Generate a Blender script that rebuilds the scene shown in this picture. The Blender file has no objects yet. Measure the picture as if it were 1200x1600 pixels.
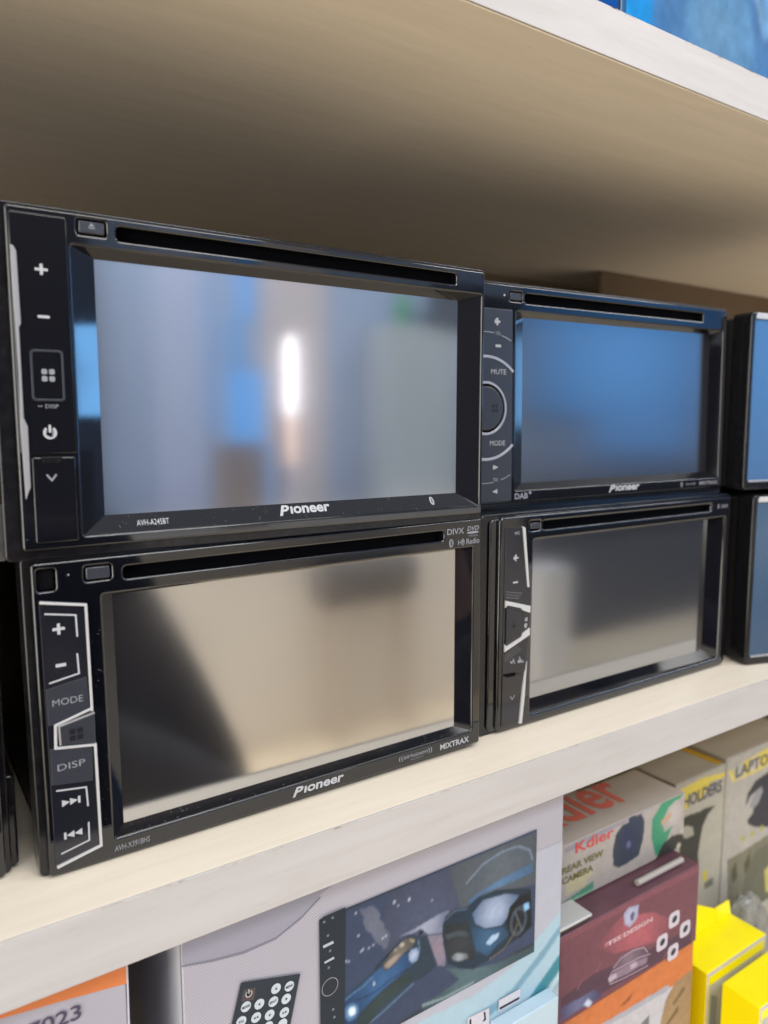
import bpy, bmesh, math, random
from mathutils import Matrix, Vector
from math import radians, sin, cos, pi

sc = bpy.context.scene
random.seed(7)
MM = 0.001          # everything below is written in millimetres

# ------------------------------------------------------------------ camera
cam_data = bpy.data.cameras.new('camera')
cam = bpy.data.objects.new('camera', cam_data)
sc.collection.objects.link(cam)
sc.camera = cam
cam_data.sensor_fit = 'VERTICAL'
cam_data.sensor_height = 24.0
cam_data.lens = 24.0 * 1171.55 / 1600.0
cam_data.clip_start = 0.01
cam_data.clip_end = 60.0
YAW, PITCH, ROLL = 0.5884, -0.1148, -0.0021
fw = Vector((sin(YAW) * cos(PITCH), cos(YAW) * cos(PITCH), sin(PITCH)))
rt = Vector((cos(YAW), -sin(YAW), 0))
up = rt.cross(fw)
rr_ = rt * cos(ROLL) + up * sin(ROLL)
uu_ = -rt * sin(ROLL) + up * cos(ROLL)
m3 = Matrix((rr_, uu_, -fw)).transposed()
cam.matrix_world = Matrix.Translation(Vector((-32.86, -235.6, 138.09)) * MM) @ m3.to_4x4()
cam_data.dof.use_dof = True
cam_data.dof.focus_distance = 0.278
cam_data.dof.aperture_fstop = 6.6

# ------------------------------------------------------------------ world and lamps
world = bpy.data.worlds.new('World')
sc.world = world
world.use_nodes = True
bg = world.node_tree.nodes['Background']
bg.inputs['Color'].default_value = (0.86, 0.92, 1.0, 1)
bg.inputs['Strength'].default_value = 0.42
sc.view_settings.view_transform = 'Standard'
sc.view_settings.look = 'None'
sc.view_settings.exposure = 0.0
sc.view_settings.gamma = 1.0
sc.cycles.max_bounces = 8
sc.cycles.diffuse_bounces = 4
sc.cycles.glossy_bounces = 5
sc.cycles.sample_clamp_indirect = 6.0
sc.cycles.caustics_reflective = False
sc.cycles.caustics_refractive = False
sc.cycles.use_denoising = True

LAMPS = [(300, -1250, 1650, 1200, 280, 17), (2350, -1650, 1650, 1200, 280, 27), (600, -2150, 1650, 1200, 280, 24), (3900, -2050, 1650, 1200, 280, 18), (350, -400, 1650, 1200, 200, 6), (-1500, -1500, 1650, 1200, 280, 20)]  # back row and left lamp added to brighten far wall and underside

# ------------------------------------------------------------------ helpers
def link(o, parent=None):
    sc.collection.objects.link(o)
    if parent is not None:
        o.parent = parent
    return o

def lin(c):
    c = c / 255.0
    return c / 12.92 if c <= 0.04045 else ((c + 0.055) / 1.055) ** 2.4

def C(r, g, b, k=1.0):
    if k > 1.15: k *= 0.70        # print inks, tuned for the light of the shop
    return tuple(min(0.95, lin(v) * k) for v in (r, g, b))

def mat(name, col=(0.5, 0.5, 0.5), rough=0.5, metal=0.0, ior=1.5, noise=0.0, nscale=40.0, bump=0.0, rnoise=0.0, stretch=(1, 1, 1), emit=None, estr=0.0):
    m = bpy.data.materials.new(name)
    m.use_nodes = True
    nt = m.node_tree
    b = nt.nodes['Principled BSDF']
    b.inputs['Base Color'].default_value = (*col, 1)
    b.inputs['Roughness'].default_value = rough
    b.inputs['Metallic'].default_value = metal
    b.inputs['IOR'].default_value = ior
    if emit:
        b.inputs['Emission Color'].default_value = (*emit, 1)
        b.inputs['Emission Strength'].default_value = estr
    if noise or bump or rnoise:
        tc = nt.nodes.new('ShaderNodeTexCoord')
        mp = nt.nodes.new('ShaderNodeMapping')
        mp.inputs['Scale'].default_value = stretch
        nz = nt.nodes.new('ShaderNodeTexNoise')
        nz.inputs['Scale'].default_value = nscale
        nz.inputs['Detail'].default_value = 6
        nt.links.new(tc.outputs['Object'], mp.inputs['Vector'])
        nt.links.new(mp.outputs['Vector'], nz.inputs['Vector'])
        if noise:
            r = nt.nodes.new('ShaderNodeValToRGB')
            r.color_ramp.elements[0].position = 0.3
            r.color_ramp.elements[1].position = 0.7
            r.color_ramp.elements[0].color = (*[v * (1 - noise) for v in col], 1)
            r.color_ramp.elements[1].color = (*[min(1, v * (1 + noise)) for v in col], 1)
            nt.links.new(nz.outputs['Fac'], r.inputs['Fac'])
            nt.links.new(r.outputs['Color'], b.inputs['Base Color'])
        if rnoise:
            mr = nt.nodes.new('ShaderNodeMapRange')
            mr.inputs['From Min'].default_value = 0.3
            mr.inputs['From Max'].default_value = 0.7
            mr.inputs['To Min'].default_value = max(0.01, rough - rnoise)
            mr.inputs['To Max'].default_value = rough + rnoise
            nt.links.new(nz.outputs['Fac'], mr.inputs['Value'])
            nt.links.new(mr.outputs['Result'], b.inputs['Roughness'])
        if bump:
            bp = nt.nodes.new('ShaderNodeBump')
            bp.inputs['Strength'].default_value = bump
            bp.inputs['Distance'].default_value = 0.0004
            nt.links.new(nz.outputs['Fac'], bp.inputs['Height'])
            nt.links.new(bp.outputs['Normal'], b.inputs['Normal'])
    return m

M = {}
M['gloss'] = mat('gloss_black_plastic', (0.003, 0.0035, 0.006), 0.04, ior=1.72, rnoise=0.03, nscale=60)
M['gloss_side'] = mat('dusty_black_plastic', (0.008, 0.008, 0.010), 0.16, ior=1.5, rnoise=0.06, nscale=300, noise=0.3)
M['bevel'] = mat('black_bevel_plastic', (0.006, 0.0065, 0.01), 0.05, ior=1.75, rnoise=0.03, nscale=50)
M['satin'] = mat('satin_grey_button', (0.03, 0.033, 0.045), 0.28, ior=1.6)
M['satin_dark'] = mat('satin_black_button', (0.010, 0.011, 0.017), 0.16, ior=1.6)
M['dark'] = mat('slot_black', (0.002, 0.002, 0.003), 0.8, ior=1.2)
M['chromed'] = mat('dim_silver_strip', (0.36, 0.355, 0.38), 0.35, metal=0.3)
M['chrome'] = mat('brushed_silver_trim', (0.50, 0.50, 0.54), 0.30, metal=0.55, ior=1.6)
M['chromew'] = mat('white_silver_trim', (0.56, 0.56, 0.58), 0.35, metal=0.2, ior=1.6)
M['steel'] = mat('dark_steel_chassis', (0.05, 0.05, 0.05), 0.5, metal=0.5)
M['metal'] = mat('zinc_chassis', (0.35, 0.36, 0.37), 0.35, metal=0.9, noise=0.15, nscale=90)
M['ink'] = mat('white_ink', (0.44, 0.45, 0.48), 0.5)
M['inkdim'] = mat('grey_ink', (0.24, 0.25, 0.28), 0.5)
M['inkdark'] = mat('dark_ink', (0.006, 0.006, 0.01), 0.4)
M['dust'] = mat('dust_speck', (0.2, 0.2, 0.21), 0.9)

def screen_mat(name, ior, rough, col=(0.02, 0.02, 0.024)):
    return mat(name, col, rough, ior=ior, rnoise=0.02, nscale=9)
M['screen'] = screen_mat('touch_screen_film', 6.0, 0.092)
M['screen_b'] = screen_mat('touch_screen_film_grey', 6.5, 0.095)
M['screen_c'] = screen_mat('touch_screen_film_dark', 4.2, 0.09)
M['screen_d'] = screen_mat('touch_screen_film_soft', 3.7, 0.14)
M['screen_e'] = mat('screen_painted_blue', (0.05, 0.14, 0.31), 0.2, ior=2.3)  # base colour tinted blue in place of a blue reflection
M['screen_f'] = mat('screen_painted_deep_blue', (0.02, 0.07, 0.15), 0.2, ior=2.0)  # deeper blue reflection, also put into the base colour

def wood(name, col, axis_scale, edge=False):
    m = bpy.data.materials.new(name)
    m.use_nodes = True
    nt = m.node_tree
    b = nt.nodes['Principled BSDF']
    b.inputs['Roughness'].default_value = 0.42
    tc = nt.nodes.new('ShaderNodeTexCoord')
    mp = nt.nodes.new('ShaderNodeMapping'); mp.inputs['Scale'].default_value = axis_scale
    nz = nt.nodes.new('ShaderNodeTexNoise'); nz.inputs['Scale'].default_value = 22; nz.inputs['Detail'].default_value = 8; nz.inputs['Roughness'].default_value = 0.62
    nz.inputs['Distortion'].default_value = 0.6
    r = nt.nodes.new('ShaderNodeValToRGB')
    r.color_ramp.elements[0].position = 0.36; r.color_ramp.elements[1].position = 0.62
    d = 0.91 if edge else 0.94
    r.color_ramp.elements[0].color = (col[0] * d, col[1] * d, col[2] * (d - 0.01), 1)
    r.color_ramp.elements[1].color = (*col, 1)
    # sparse darker pores and scuffs
    n2 = nt.nodes.new('ShaderNodeTexNoise'); n2.inputs['Scale'].default_value = 120; n2.inputs['Detail'].default_value = 3
    r2 = nt.nodes.new('ShaderNodeValToRGB')
    r2.color_ramp.elements[0].position = 0.22; r2.color_ramp.elements[0].color = (0.62, 0.58, 0.52, 1)
    r2.color_ramp.elements[1].position = 0.33; r2.color_ramp.elements[1].color = (1, 1, 1, 1)
    mx = nt.nodes.new('ShaderNodeMix'); mx.data_type = 'RGBA'; mx.blend_type = 'MULTIPLY'; mx.inputs[0].default_value = 0.35
    nt.links.new(tc.outputs['Object'], mp.inputs['Vector'])
    nt.links.new(mp.outputs['Vector'], nz.inputs['Vector'])
    nt.links.new(mp.outputs['Vector'], n2.inputs['Vector'])
    nt.links.new(nz.outputs['Fac'], r.inputs['Fac'])
    nt.links.new(n2.outputs['Fac'], r2.inputs['Fac'])
    nt.links.new(r.outputs['Color'], mx.inputs[6]); nt.links.new(r2.outputs['Color'], mx.inputs[7])
    nt.links.new(mx.outputs[2], b.inputs['Base Color'])
    bp = nt.nodes.new('ShaderNodeBump'); bp.inputs['Strength'].default_value = 0.25; bp.inputs['Distance'].default_value = 0.0003
    nt.links.new(nz.outputs['Fac'], bp.inputs['Height']); nt.links.new(bp.outputs['Normal'], b.inputs['Normal'])
    return m

M['wood'] = wood('cream_laminate', (0.89, 0.80, 0.675), (0.6, 7, 7))
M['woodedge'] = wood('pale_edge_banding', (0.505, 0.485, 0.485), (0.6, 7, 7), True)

def vprint(name, rough=0.3):
    m = bpy.data.materials.new(name); m.use_nodes = True
    nt = m.node_tree; b = nt.nodes['Principled BSDF']
    a = nt.nodes.new('ShaderNodeVertexColor'); a.layer_name = 'Col'
    nt.links.new(a.outputs['Color'], b.inputs['Base Color'])
    b.inputs['Roughness'].default_value = rough
    return m
M['print'] = vprint('printed_card', 0.5); M['print'].node_tree.nodes['Principled BSDF'].inputs['IOR'].default_value = 1.3
M['print_matt'] = vprint('printed_pack', 0.9); M['print_matt'].node_tree.nodes['Principled BSDF'].inputs['IOR'].default_value = 1.15

def mesh_obj(name, verts, faces, material, parent=None, smooth=False):
    me = bpy.data.meshes.new(name)
    me.from_pydata([(v[0] * MM, v[1] * MM, v[2] * MM) for v in verts], [], faces)
    me.materials.append(material)
    if smooth:
        for p in me.polygons: p.use_smooth = True
    me.update()
    return link(bpy.data.objects.new(name, me), parent)

def flat_caps(me, ang=35):
    """smooth rounded edges, but the large flat faces stay flat"""
    for p in me.polygons: p.use_smooth = True
    bm = bmesh.new(); bm.from_mesh(me)
    for e in bm.edges:
        ns = [f.normal for f in e.link_faces]
        caps = [max(abs(n.x), abs(n.y), abs(n.z)) > 0.9995 for n in ns]
        e.smooth = not (len(ns) != 2 or caps[0] != caps[1] or ns[0].angle(ns[1], 0) > radians(ang))
    bm.to_mesh(me); bm.free()

def box(name, x0, x1, y0, y1, z0, z1, material, parent=None, bevel=0.0, seg=2):
    bm = bmesh.new()
    r = bmesh.ops.create_cube(bm, size=1)
    for v in bm.verts:
        v.co = Vector(((x0 + x1) / 2 + v.co.x * (x1 - x0), (y0 + y1) / 2 + v.co.y * (y1 - y0), (z0 + z1) / 2 + v.co.z * (z1 - z0))) * MM
    if bevel:
        bmesh.ops.bevel(bm, geom=bm.edges[:], offset=bevel * MM, segments=seg, profile=0.5, affect='EDGES')
    me = bpy.data.meshes.new(name)
    bm.to_mesh(me); bm.free()
    me.materials.append(material)
    if bevel:
        flat_caps(me, 50)
    return link(bpy.data.objects.new(name, me), parent)

def prism(name, poly, y0, y1, material, parent=None, bevel=0.0):
    """polygon in x,z between depth y0 (front) and y1"""
    bm = bmesh.new()
    a = [bm.verts.new((x, y0, z)) for x, z in poly]
    f = bm.faces.new(a)
    r = bmesh.ops.extrude_face_region(bm, geom=[f])
    for v in [g for g in r['geom'] if isinstance(g, bmesh.types.BMVert)]:
        v.co.y = y1
    bmesh.ops.recalc_face_normals(bm, faces=bm.faces[:])
    if bevel:
        es = [e for e in bm.edges if all(abs(v.co.y - y0) < 1e-5 for v in e.verts)]
        bmesh.ops.bevel(bm, geom=es, offset=bevel, segments=2, profile=0.5, affect='EDGES')
    bmesh.ops.triangulate(bm, faces=[f for f in bm.faces if len(f.verts) > 4], ngon_method='EAR_CLIP')
    for v in bm.verts: v.co *= MM
    me = bpy.data.meshes.new(name)
    bm.to_mesh(me); bm.free(); me.materials.append(material)
    return link(bpy.data.objects.new(name, me), parent)

def rr(x0, z0, x1, z1, r, n=5):
    p = []
    for cx, cz, a in ((x1 - r, z1 - r, 0), (x0 + r, z1 - r, 90), (x0 + r, z0 + r, 180), (x1 - r, z0 + r, 270)):
        for k in range(n + 1):
            t = radians(a + 90 * k / n)
            p.append((cx + r * cos(t), cz + r * sin(t)))
    return p

def plate(name, outer, holes, y0, y1, bevel, material, parent=None):
    """flat plate with openings and rounded edges; the front is at y0"""
    cu = bpy.data.curves.new(name, 'CURVE')
    cu.dimensions = '2D'; cu.fill_mode = 'BOTH'
    for poly in [outer] + holes:
        s = cu.splines.new('POLY'); s.points.add(len(poly) - 1); s.use_cyclic_u = True
        for q, (x, z) in zip(s.points, poly): q.co = (x * MM, z * MM, 0, 1)
    cu.extrude = ((y1 - y0) / 2 - bevel) * MM
    cu.bevel_depth = bevel * MM; cu.bevel_resolution = 3; cu.offset = -bevel * MM
    t = bpy.data.objects.new('tmp', cu); sc.collection.objects.link(t)
    dg = bpy.context.evaluated_depsgraph_get(); dg.update()
    me = bpy.data.meshes.new_from_object(t.evaluated_get(dg))
    bpy.data.objects.remove(t); bpy.data.curves.remove(cu)
    me.name = name
    ym = (y0 + y1) / 2 * MM
    for v in me.vertices:
        x, y, z = v.co; v.co = (x, ym - z, y)
    me.materials.clear(); me.materials.append(material)
    bm = bmesh.new(); bm.from_mesh(me); bmesh.ops.remove_doubles(bm, verts=bm.verts[:], dist=2e-6); bmesh.ops.recalc_face_normals(bm, faces=bm.faces[:]); bm.to_mesh(me); bm.free()
    flat_caps(me)
    return link(bpy.data.objects.new(name, me), parent)

def ribbon_poly(pts, w):
    n = len(pts); L = []; R = []
    for i in range(n):
        a = Vector(pts[max(0, i - 1)]); b = Vector(pts[i]); c = Vector(pts[min(n - 1, i + 1)])
        d1 = (b - a).normalized() if i > 0 else (c - b).normalized()
        d2 = (c - b).normalized() if i < n - 1 else d1
        t = (d1 + d2).normalized(); nrm = Vector((-t.y, t.x))
        k = 1 / max(0.4, nrm.dot(Vector((-d1.y, d1.x))))
        L.append(tuple(b + nrm * w / 2 * k)); R.append(tuple(b - nrm * w / 2 * k))
    return L + R[::-1]

def ribbon(name, pts, w, y0, y1, material, parent, bevel=0.0):
    return prism(name, ribbon_poly(pts, w), y0, y1, material, parent, bevel)

def arc(cx, cz, r, a0, a1, n=20):
    return [(cx + r * cos(radians(a0 + (a1 - a0) * k / n)), cz + r * sin(radians(a0 + (a1 - a0) * k / n))) for k in range(n + 1)]

def disc(cx, cz, rx, rz=None, n=20, rot=0):
    rz = rz or rx
    o = []
    for k in range(n):
        x, z = rx * cos(2 * pi * k / n), rz * sin(2 * pi * k / n)
        o.append((cx + x * cos(rot) - z * sin(rot), cz + x * sin(rot) + z * cos(rot)))
    return o

def marks(name, polys, material, parent, y=-0.12, surf=None):
    """flat printed marks: polygons in x,z on a surface y = surf(x, z)"""
    bm = bmesh.new()
    for poly in polys:
        vs = [bm.verts.new((px, (surf(px, pz) if surf else 0) + y, pz)) for px, pz in poly]
        f = bm.faces.new(vs)
    bmesh.ops.triangulate(bm, faces=[f for f in bm.faces if len(f.verts) > 4], ngon_method='EAR_CLIP')
    for v in bm.verts: v.co *= MM
    me = bpy.data.meshes.new(name); bm.to_mesh(me); bm.free(); me.materials.append(material)
    return link(bpy.data.objects.new(name, me), parent)

def lettering(name, s, x0, z0, x1, z1, material, parent, y=-0.12, surf=None, shear=0.0, weight=0.0, flipz=False, plane=None):
    """text fitted into the box x0..x1, z0..z1 on the surface"""
    cu = bpy.data.curves.new(name, 'FONT'); cu.body = s; cu.size = 1.0
    cu.fill_mode = 'FRONT' if False else 'BOTH'
    cu.offset = weight; cu.shear = shear; cu.resolution_u = 3
    t = bpy.data.objects.new('tmp', cu); sc.collection.objects.link(t)
    dg = bpy.context.evaluated_depsgraph_get(); dg.update()
    me = bpy.data.meshes.new_from_object(t.evaluated_get(dg))
    bpy.data.objects.remove(t); bpy.data.curves.remove(cu)
    xs = [v.co.x for v in me.vertices]; ys = [v.co.y for v in me.vertices]
    ax, bx, ay, by = min(xs), max(xs), min(ys), max(ys)
    for v in me.vertices:
        px = x0 + (v.co.x - ax) / (bx - ax) * (x1 - x0); pz = z0 + (v.co.y - ay) / (by - ay) * (z1 - z0)
        if plane: v.co = Vector(plane(px, pz)) * MM
        else: v.co = (px * MM, ((surf(px, pz) if surf else 0) + y) * MM, pz * MM)
    me.name = name; me.materials.clear(); me.materials.append(material)
    return link(bpy.data.objects.new(name, me), parent)

def thing(name, label, cat, loc=(0, 0, 0), rot=None, group=None):
    o = bpy.data.objects.new(name, None); o.empty_display_size = 0.02
    link(o)
    T = Matrix.Translation(Vector(loc) * MM)
    if rot:
        a, b, c = [radians(v) for v in rot]
        T = T @ Matrix.Rotation(c, 4, 'Z') @ Matrix.Rotation(a, 4, 'X') @ Matrix.Rotation(b, 4, 'Y')
    o.matrix_world = T
    o['label'] = label; o['category'] = cat
    if group: o['group'] = group
    return o

def frustum(name, outer, inner, y0, y1, material, parent):
    (ax0, az0, ax1, az1), (bx0, bz0, bx1, bz1) = outer, inner
    v = [(ax0, y0, az0), (ax1, y0, az0), (ax1, y0, az1), (ax0, y0, az1), (bx0, y1, bz0), (bx1, y1, bz0), (bx1, y1, bz1), (bx0, y1, bz1)]
    f = [(0, 1, 5, 4), (1, 2, 6, 5), (2, 3, 7, 6), (3, 0, 4, 7)]
    return mesh_obj(name, v, f, material, parent)

def dust(parent, n, zones, seed, surf=None):
    rnd = random.Random(seed); polys = []
    for _ in range(n):
        x0, z0, x1, z1 = rnd.choice(zones)
        x, z = rnd.uniform(x0, x1), rnd.uniform(z0, z1)
        s = rnd.choice((0.05, 0.06, 0.08, 0.1, 0.14)); a = rnd.uniform(0, 6)
        if rnd.random() < 0.12:      # a fibre
            l = rnd.uniform(0.5, 1.4)
            polys.append([(x, z), (x + l * cos(a), z + l * sin(a)), (x + l * cos(a) + 0.05, z + l * sin(a) + 0.05), (x + 0.05, z + 0.05)])
        else:
            polys.append([(x + s * cos(a + k * pi / 2.5), z + s * rnd.uniform(0.5, 1) * sin(a + k * pi / 2.5)) for k in range(5)])
    o = marks('dust', polys, M['dust'], parent, -0.16, surf); o['kind'] = 'stuff'
    return o

def bt_marks(cx, cz, h):
    s = h / 2
    return [(cx - 0.38 * s, cz - 0.38 * s), (cx + 0.38 * s, cz + 0.38 * s), (cx, cz + 0.78 * s), (cx, cz - 0.78 * s), (cx + 0.38 * s, cz - 0.38 * s), (cx - 0.38 * s, cz + 0.38 * s)]

def bluetooth(parent, cx, cz, h, surf=None, ink='ink'):
    o = marks('bluetooth_emblem', [disc(cx, cz, h * 0.33, h * 0.5, 18)], M[ink], parent, -0.12, surf)
    p = bt_marks(cx, cz, h * 0.9)
    polys = []
    for a, b in zip(p[:-1], p[1:]): polys.append(ribbon_poly([a, b], h * 0.075))
    marks('rune', polys, M['inkdark'], o, -0.16, surf)
    return o

# ------------------------------------------------------------------ shelving
sh = thing('shelving_unit', 'cream laminate shop shelving unit that carries the car stereos and the cartons below', 'shelf', (0, 0, 0))
def board(x0, x1, yf, z0, z1):
    b = box('shelf_board', x0, x1, yf + 1.0, 305, z0, z1, M['wood'], sh, 0.35)
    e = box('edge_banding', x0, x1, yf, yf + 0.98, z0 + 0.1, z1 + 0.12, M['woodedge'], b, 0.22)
    return b
def edge_chips(yf, zt, seed):
    rnd = random.Random(seed); polys = []
    bm = bmesh.new()
    x = -40.0
    while x < 620:
        x += rnd.expovariate(1 / 4.5)
        l = rnd.choice((0.5, 0.8, 1.2, 2.0, 4.5)) * rnd.uniform(0.6, 1.4); h = rnd.uniform(0.08, 0.32)
        z = zt + 0.10 - rnd.uniform(0.0, 0.25)
        top = [(x + l * t, z + rnd.uniform(-0.05, 0.05)) for t in (0, .3, .6, 1)]
        bot = [(x + l * t, z - h * (0.5 + rnd.random())) for t in (1, .7, .35, 0)]
        bm.faces.new([bm.verts.new((a * MM, (yf - 0.03) * MM, b * MM)) for a, b in top + bot])
    me = bpy.data.meshes.new('edge_chips'); bm.to_mesh(me); bm.free()
    me.materials.append(mat('worn_edge', (0.46, 0.40, 0.33), 0.8, noise=0.5, nscale=300))
    o = link(bpy.data.objects.new('edge_chips', me), sh); o['kind'] = 'stuff'
edge_chips(-30.9, 295.4, 1)
edge_chips(-22.7, 0.0, 2)
board(-700, 1700, -30.9, 277.4, 295.4)
board(-700, 1700, -22.7, -20.6, 0)
board(-700, 1700, -22.7, -318.6, -298)
box('back_panel', -700, 1700, 305.2, 311, -900, 760, mat('brown_hardboard', (0.16, 0.11, 0.06), 0.8, noise=0.15, nscale=20), sh)
box('side_panel', 1700.3, 1718, -22, 305, -900, 760, M['wood'], sh, 0.4)
box('side_panel', -718, -700.3, -22, 305, -900, 760, M['wood'], sh, 0.4)

bb = thing('cardboard_panel', 'dark brown cardboard panel leaning at the back of the shelf on the right', 'cardboard', (720, 236, 0.1))
box('board', -200, 300, 0, 4, 0, 276.5, mat('brown_cardboard', (0.13, 0.085, 0.045), 0.8, noise=0.15, nscale=12), bb)

# ------------------------------------------------------------------ stereos
def stereo_base(root, w, h, hole, inner, depth, slot, plate_x0=1.4, extra_holes=(), scr='screen', ring=(-1.0, 1.0, -0.8, 0.8), corner=1.2, eject=None, plate_bev=0.7):
    l, r_, b, t = ring
    plate('trim_frame', rr(l, b, w + r_, h + t, corner + 0.6), [rr(4, 3, w - 4, h - 3, 1)], 2.6, 13, 0.6, M['gloss_side'], root)
    ch = box('chassis', 2.5, w - 2.5, 13.2, 168, 2.0, h - 2.0, M['steel'], root, 0.8)
    holes = [rr(hole[0], hole[1], hole[2], hole[3], 0.8, 3), rr(slot[0], slot[1], slot[2], slot[3], 1.2, 4)] + [rr(*e, 0.8, 3) for e in extra_holes]
    if eject: holes.append(rr(eject[0] - 0.5, eject[1] - 0.5, eject[2] + 0.5, eject[3] + 0.5, 0.8, 3))
    fp = plate('faceplate', rr(plate_x0, 0.0, w - 1.0, h - 0.6, corner), holes, 0, 5.0, plate_bev, M['gloss'], root)
    box('slot_liner', 3, w - 3, 4.6, 6.2, hole[3] + 0.3, h - 2.5, M['dark'], fp)
    bz = plate_bev * 0.9
    frustum('screen_bevel', hole, inner, plate_bev, depth, M['bevel'], root)
    box('screen', inner[0] - 0.8, inner[2] + 0.8, depth - 0.02, depth + 1.2, inner[1] - 0.8, inner[3] + 0.8, M[scr], root)
    # rubber-like disc flap seen inside the slot
    if eject:
        box('eject_button', eject[0], eject[2], 0.1, 4, eject[1], eject[3], M['satin'], root, 0.35)
    return fp

def pioneer(root, x0, x1, z0, surf=None, ink='ink', y=-0.12):
    W = x1 - x0; H = W * 0.165; out = []
    big = lettering('maker_name', 'P', x0, z0, x0 + W * 0.21, z0 + H * 1.0, M[ink], root, y, surf, 0.35, 0.035)
    lettering('letters', '\u0131oneer', x0 + W * 0.215, z0 + H * 0.14, x1, z0 + H * 0.86, M[ink], big, y, surf, 0.12, 0.03)
    return big

# --- upper left
ul = thing('car_stereo', 'large glossy black car stereo with a power symbol and tall silver strip, top left', 'car stereo', (-2.46, -1.25, 102.24), (0.137, 0.028, -0.485), 'double height car stereos on the shelf')
W, H = 174.4, 97.1
hole = (18.2, 3.3, 171.9, 87.4); inner = (25.4, 8.6, 163.1, 85.0); dep = 4.6
stereo_base(ul, W, H, hole, inner, dep, (31.1, 90.2, 159.0, 94.2), 1.4, ring=(-3.0, 0.9, -3.2, 0.9), eject=(20.6, 91.2, 27.8, 94.6), corner=1.0)
ul_bot = lambda x, z: 0.7 + (dep - 0.7) * (z - 3.3) / (8.6 - 3.3)
marks('eject_symbol', [[(23.3, 93.2), (25.1, 93.2), (24.2, 94.1)], [(23.3, 92.6), (25.1, 92.6), (25.1, 92.9), (23.3, 92.9)]], M['inkdim'], ul, 0.02)
bp_ = plate('button_panel', rr(2.2, 28.0, 17.2, 94.6, 0.6, 3), [], -0.5, 2, 0.35, M['gloss'], ul)
prism('silver_strip', [(2.3, 85.4), (3.1, 85.2), (3.8, 83.8), (4.0, 64.3), (3.45, 63.2), (3.4, 38.2), (4.3, 35.7), (4.2, 18.6), (2.8, 15.1), (2.5, 36), (2.75, 50), (2.6, 63)], -0.95, 0.3, M['chromed'], ul, 0.15)
hb = plate('home_button', rr(5.9, 43.0, 14.7, 57.4, 1.1), [rr(6.5, 43.6, 14.1, 56.8, 0.8)], -0.8, 0, 0.12, M['satin'], ul)
sq = []
for i in (0, 1):
    for j in (0, 1):
        cx, cz = 9.4 + i * 2.0, 49.3 + j * 2.0
        sq.append(rr(cx - 0.75, cz - 0.75, cx + 0.75, cz + 0.75, 0.4, 3))
marks('grid_symbol', sq, M['inkdim'], hb, -0.58)
prism('plus_symbol', [(9.6, 78.1), (10.4, 78.1), (10.4, 79.2), (11.7, 79.2), (11.7, 79.9), (10.4, 79.9), (10.4, 81.1), (9.6, 81.1), (9.6, 79.9), (8.3, 79.9), (8.3, 79.2), (9.6, 79.2)], -0.62, -0.4, M['ink'], ul)
prism('minus_symbol', rr(8.4, 66.2, 11.6, 66.95, 0.3, 3), -0.62, -0.4, M['ink'], ul)
lettering('small_lettering', '\u2022\u2022 DISP', 7.3, 41.0, 12.8, 42.1, M['inkdim'], ul, -0.6)
pw = marks('power_symbol', [ribbon_poly(arc(10.1, 34.0, 1.55, 125, 415, 24), 0.62), rr(9.75, 34.0, 10.45, 36.3, 0.3, 2)], M['ink'], ul, -0.6)
ud = plate('socket_door', rr(4.9, 2.2, 16.6, 27.0, 0.5, 3), [], -0.75, 2, 0.35, M['gloss'], ul)
prism('finger_notch', [(7.0, 27.1), (8.0, 25.4), (12.0, 25.4), (13.2, 27.1)], -0.95, -0.5, M['gloss_side'], ud, 0.2)
marks('arrow_symbol', [ribbon_poly([(8.6, 22.0), (9.9, 20.3), (11.2, 22.0)], 0.5)], M['inkdim'], ud, -0.85)
pioneer(ul, 83.2, 103.7, 4.7, ul_bot)
lettering('model_number', 'AVH-A245BT', 34.3, 4.9, 44.6, 6.6, M['ink'], ul, -0.12, ul_bot, 0.1, 0.004)
bluetooth(ul, 149.7, 6.2, 3.0, ul_bot)
dust(ul, 90, [(26, 3.5, 165, 8.3)], 3, ul_bot)
dust(ul, 40, [(2, 1, 17, 30), (100, 0.6, 172, 3), (17.2, 2, 18.2, 90)], 4)

# --- lower left
ll = thing('car_stereo', 'glossy black car stereo with MODE and DISP keys and a zigzag silver line', 'car stereo', (0, 0, 0.8), (0.467, -0.474, -0.115), 'double height car stereos on the shelf')
W, H = 174.3, 98.1
hole = (20.9, 6.3, 168.8, 85.9); inner = (24.9, 8.3, 162.6, 84.6); dep = 4.4
stereo_base(ll, W, H, hole, inner, dep, (27.6, 90.0, 153.4, 93.9), 1.4, extra_holes=[(2.9, 89.0, 8.0, 95.6)], ring=(-1.0, 1.0, -0.7, 1.0), eject=(16.6, 91.0, 23.6, 94.7), scr='screen_b')
box('infrared_window', 3.0, 7.9, 1.6, 5.4, 89.1, 95.5, M['dark'], ll, 0.3)
marks('reset_hole', [disc(11.3, 93.2, 0.55, n=14)], M['inkdark'], ll)
marks('glint_chip', [disc(11.6, 93.3, 0.22, n=8)], M['ink'], ll, -0.16)
ks = prism('key_strip', [(3.0, 85.5), (15.4, 83.4), (15.7, 50.3), (5.6, 48.2), (5.2, 41.2), (15.9, 39.6), (16.0, 6.2), (3.0, 3.6)], -0.5, 1.5, M['satin_dark'], ll, 0.15)
mk = prism('mode_key', [(3.4, 59.6), (15.0, 61.4), (15.3, 50.3), (5.6, 48.4), (3.5, 48.4)], -0.75, 0, M['satin'], ll, 0.15)
lettering('key_lettering', 'MODE', 4.9, 54.0, 13.6, 56.1, M['inkdim'], mk, -0.84)
dk = prism('display_key', [(3.4, 29.6), (15.2, 27.9), (15.5, 39.3), (5.4, 41.0), (3.5, 41.0)], -0.75, 0, M['satin'], ll, 0.15)
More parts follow.
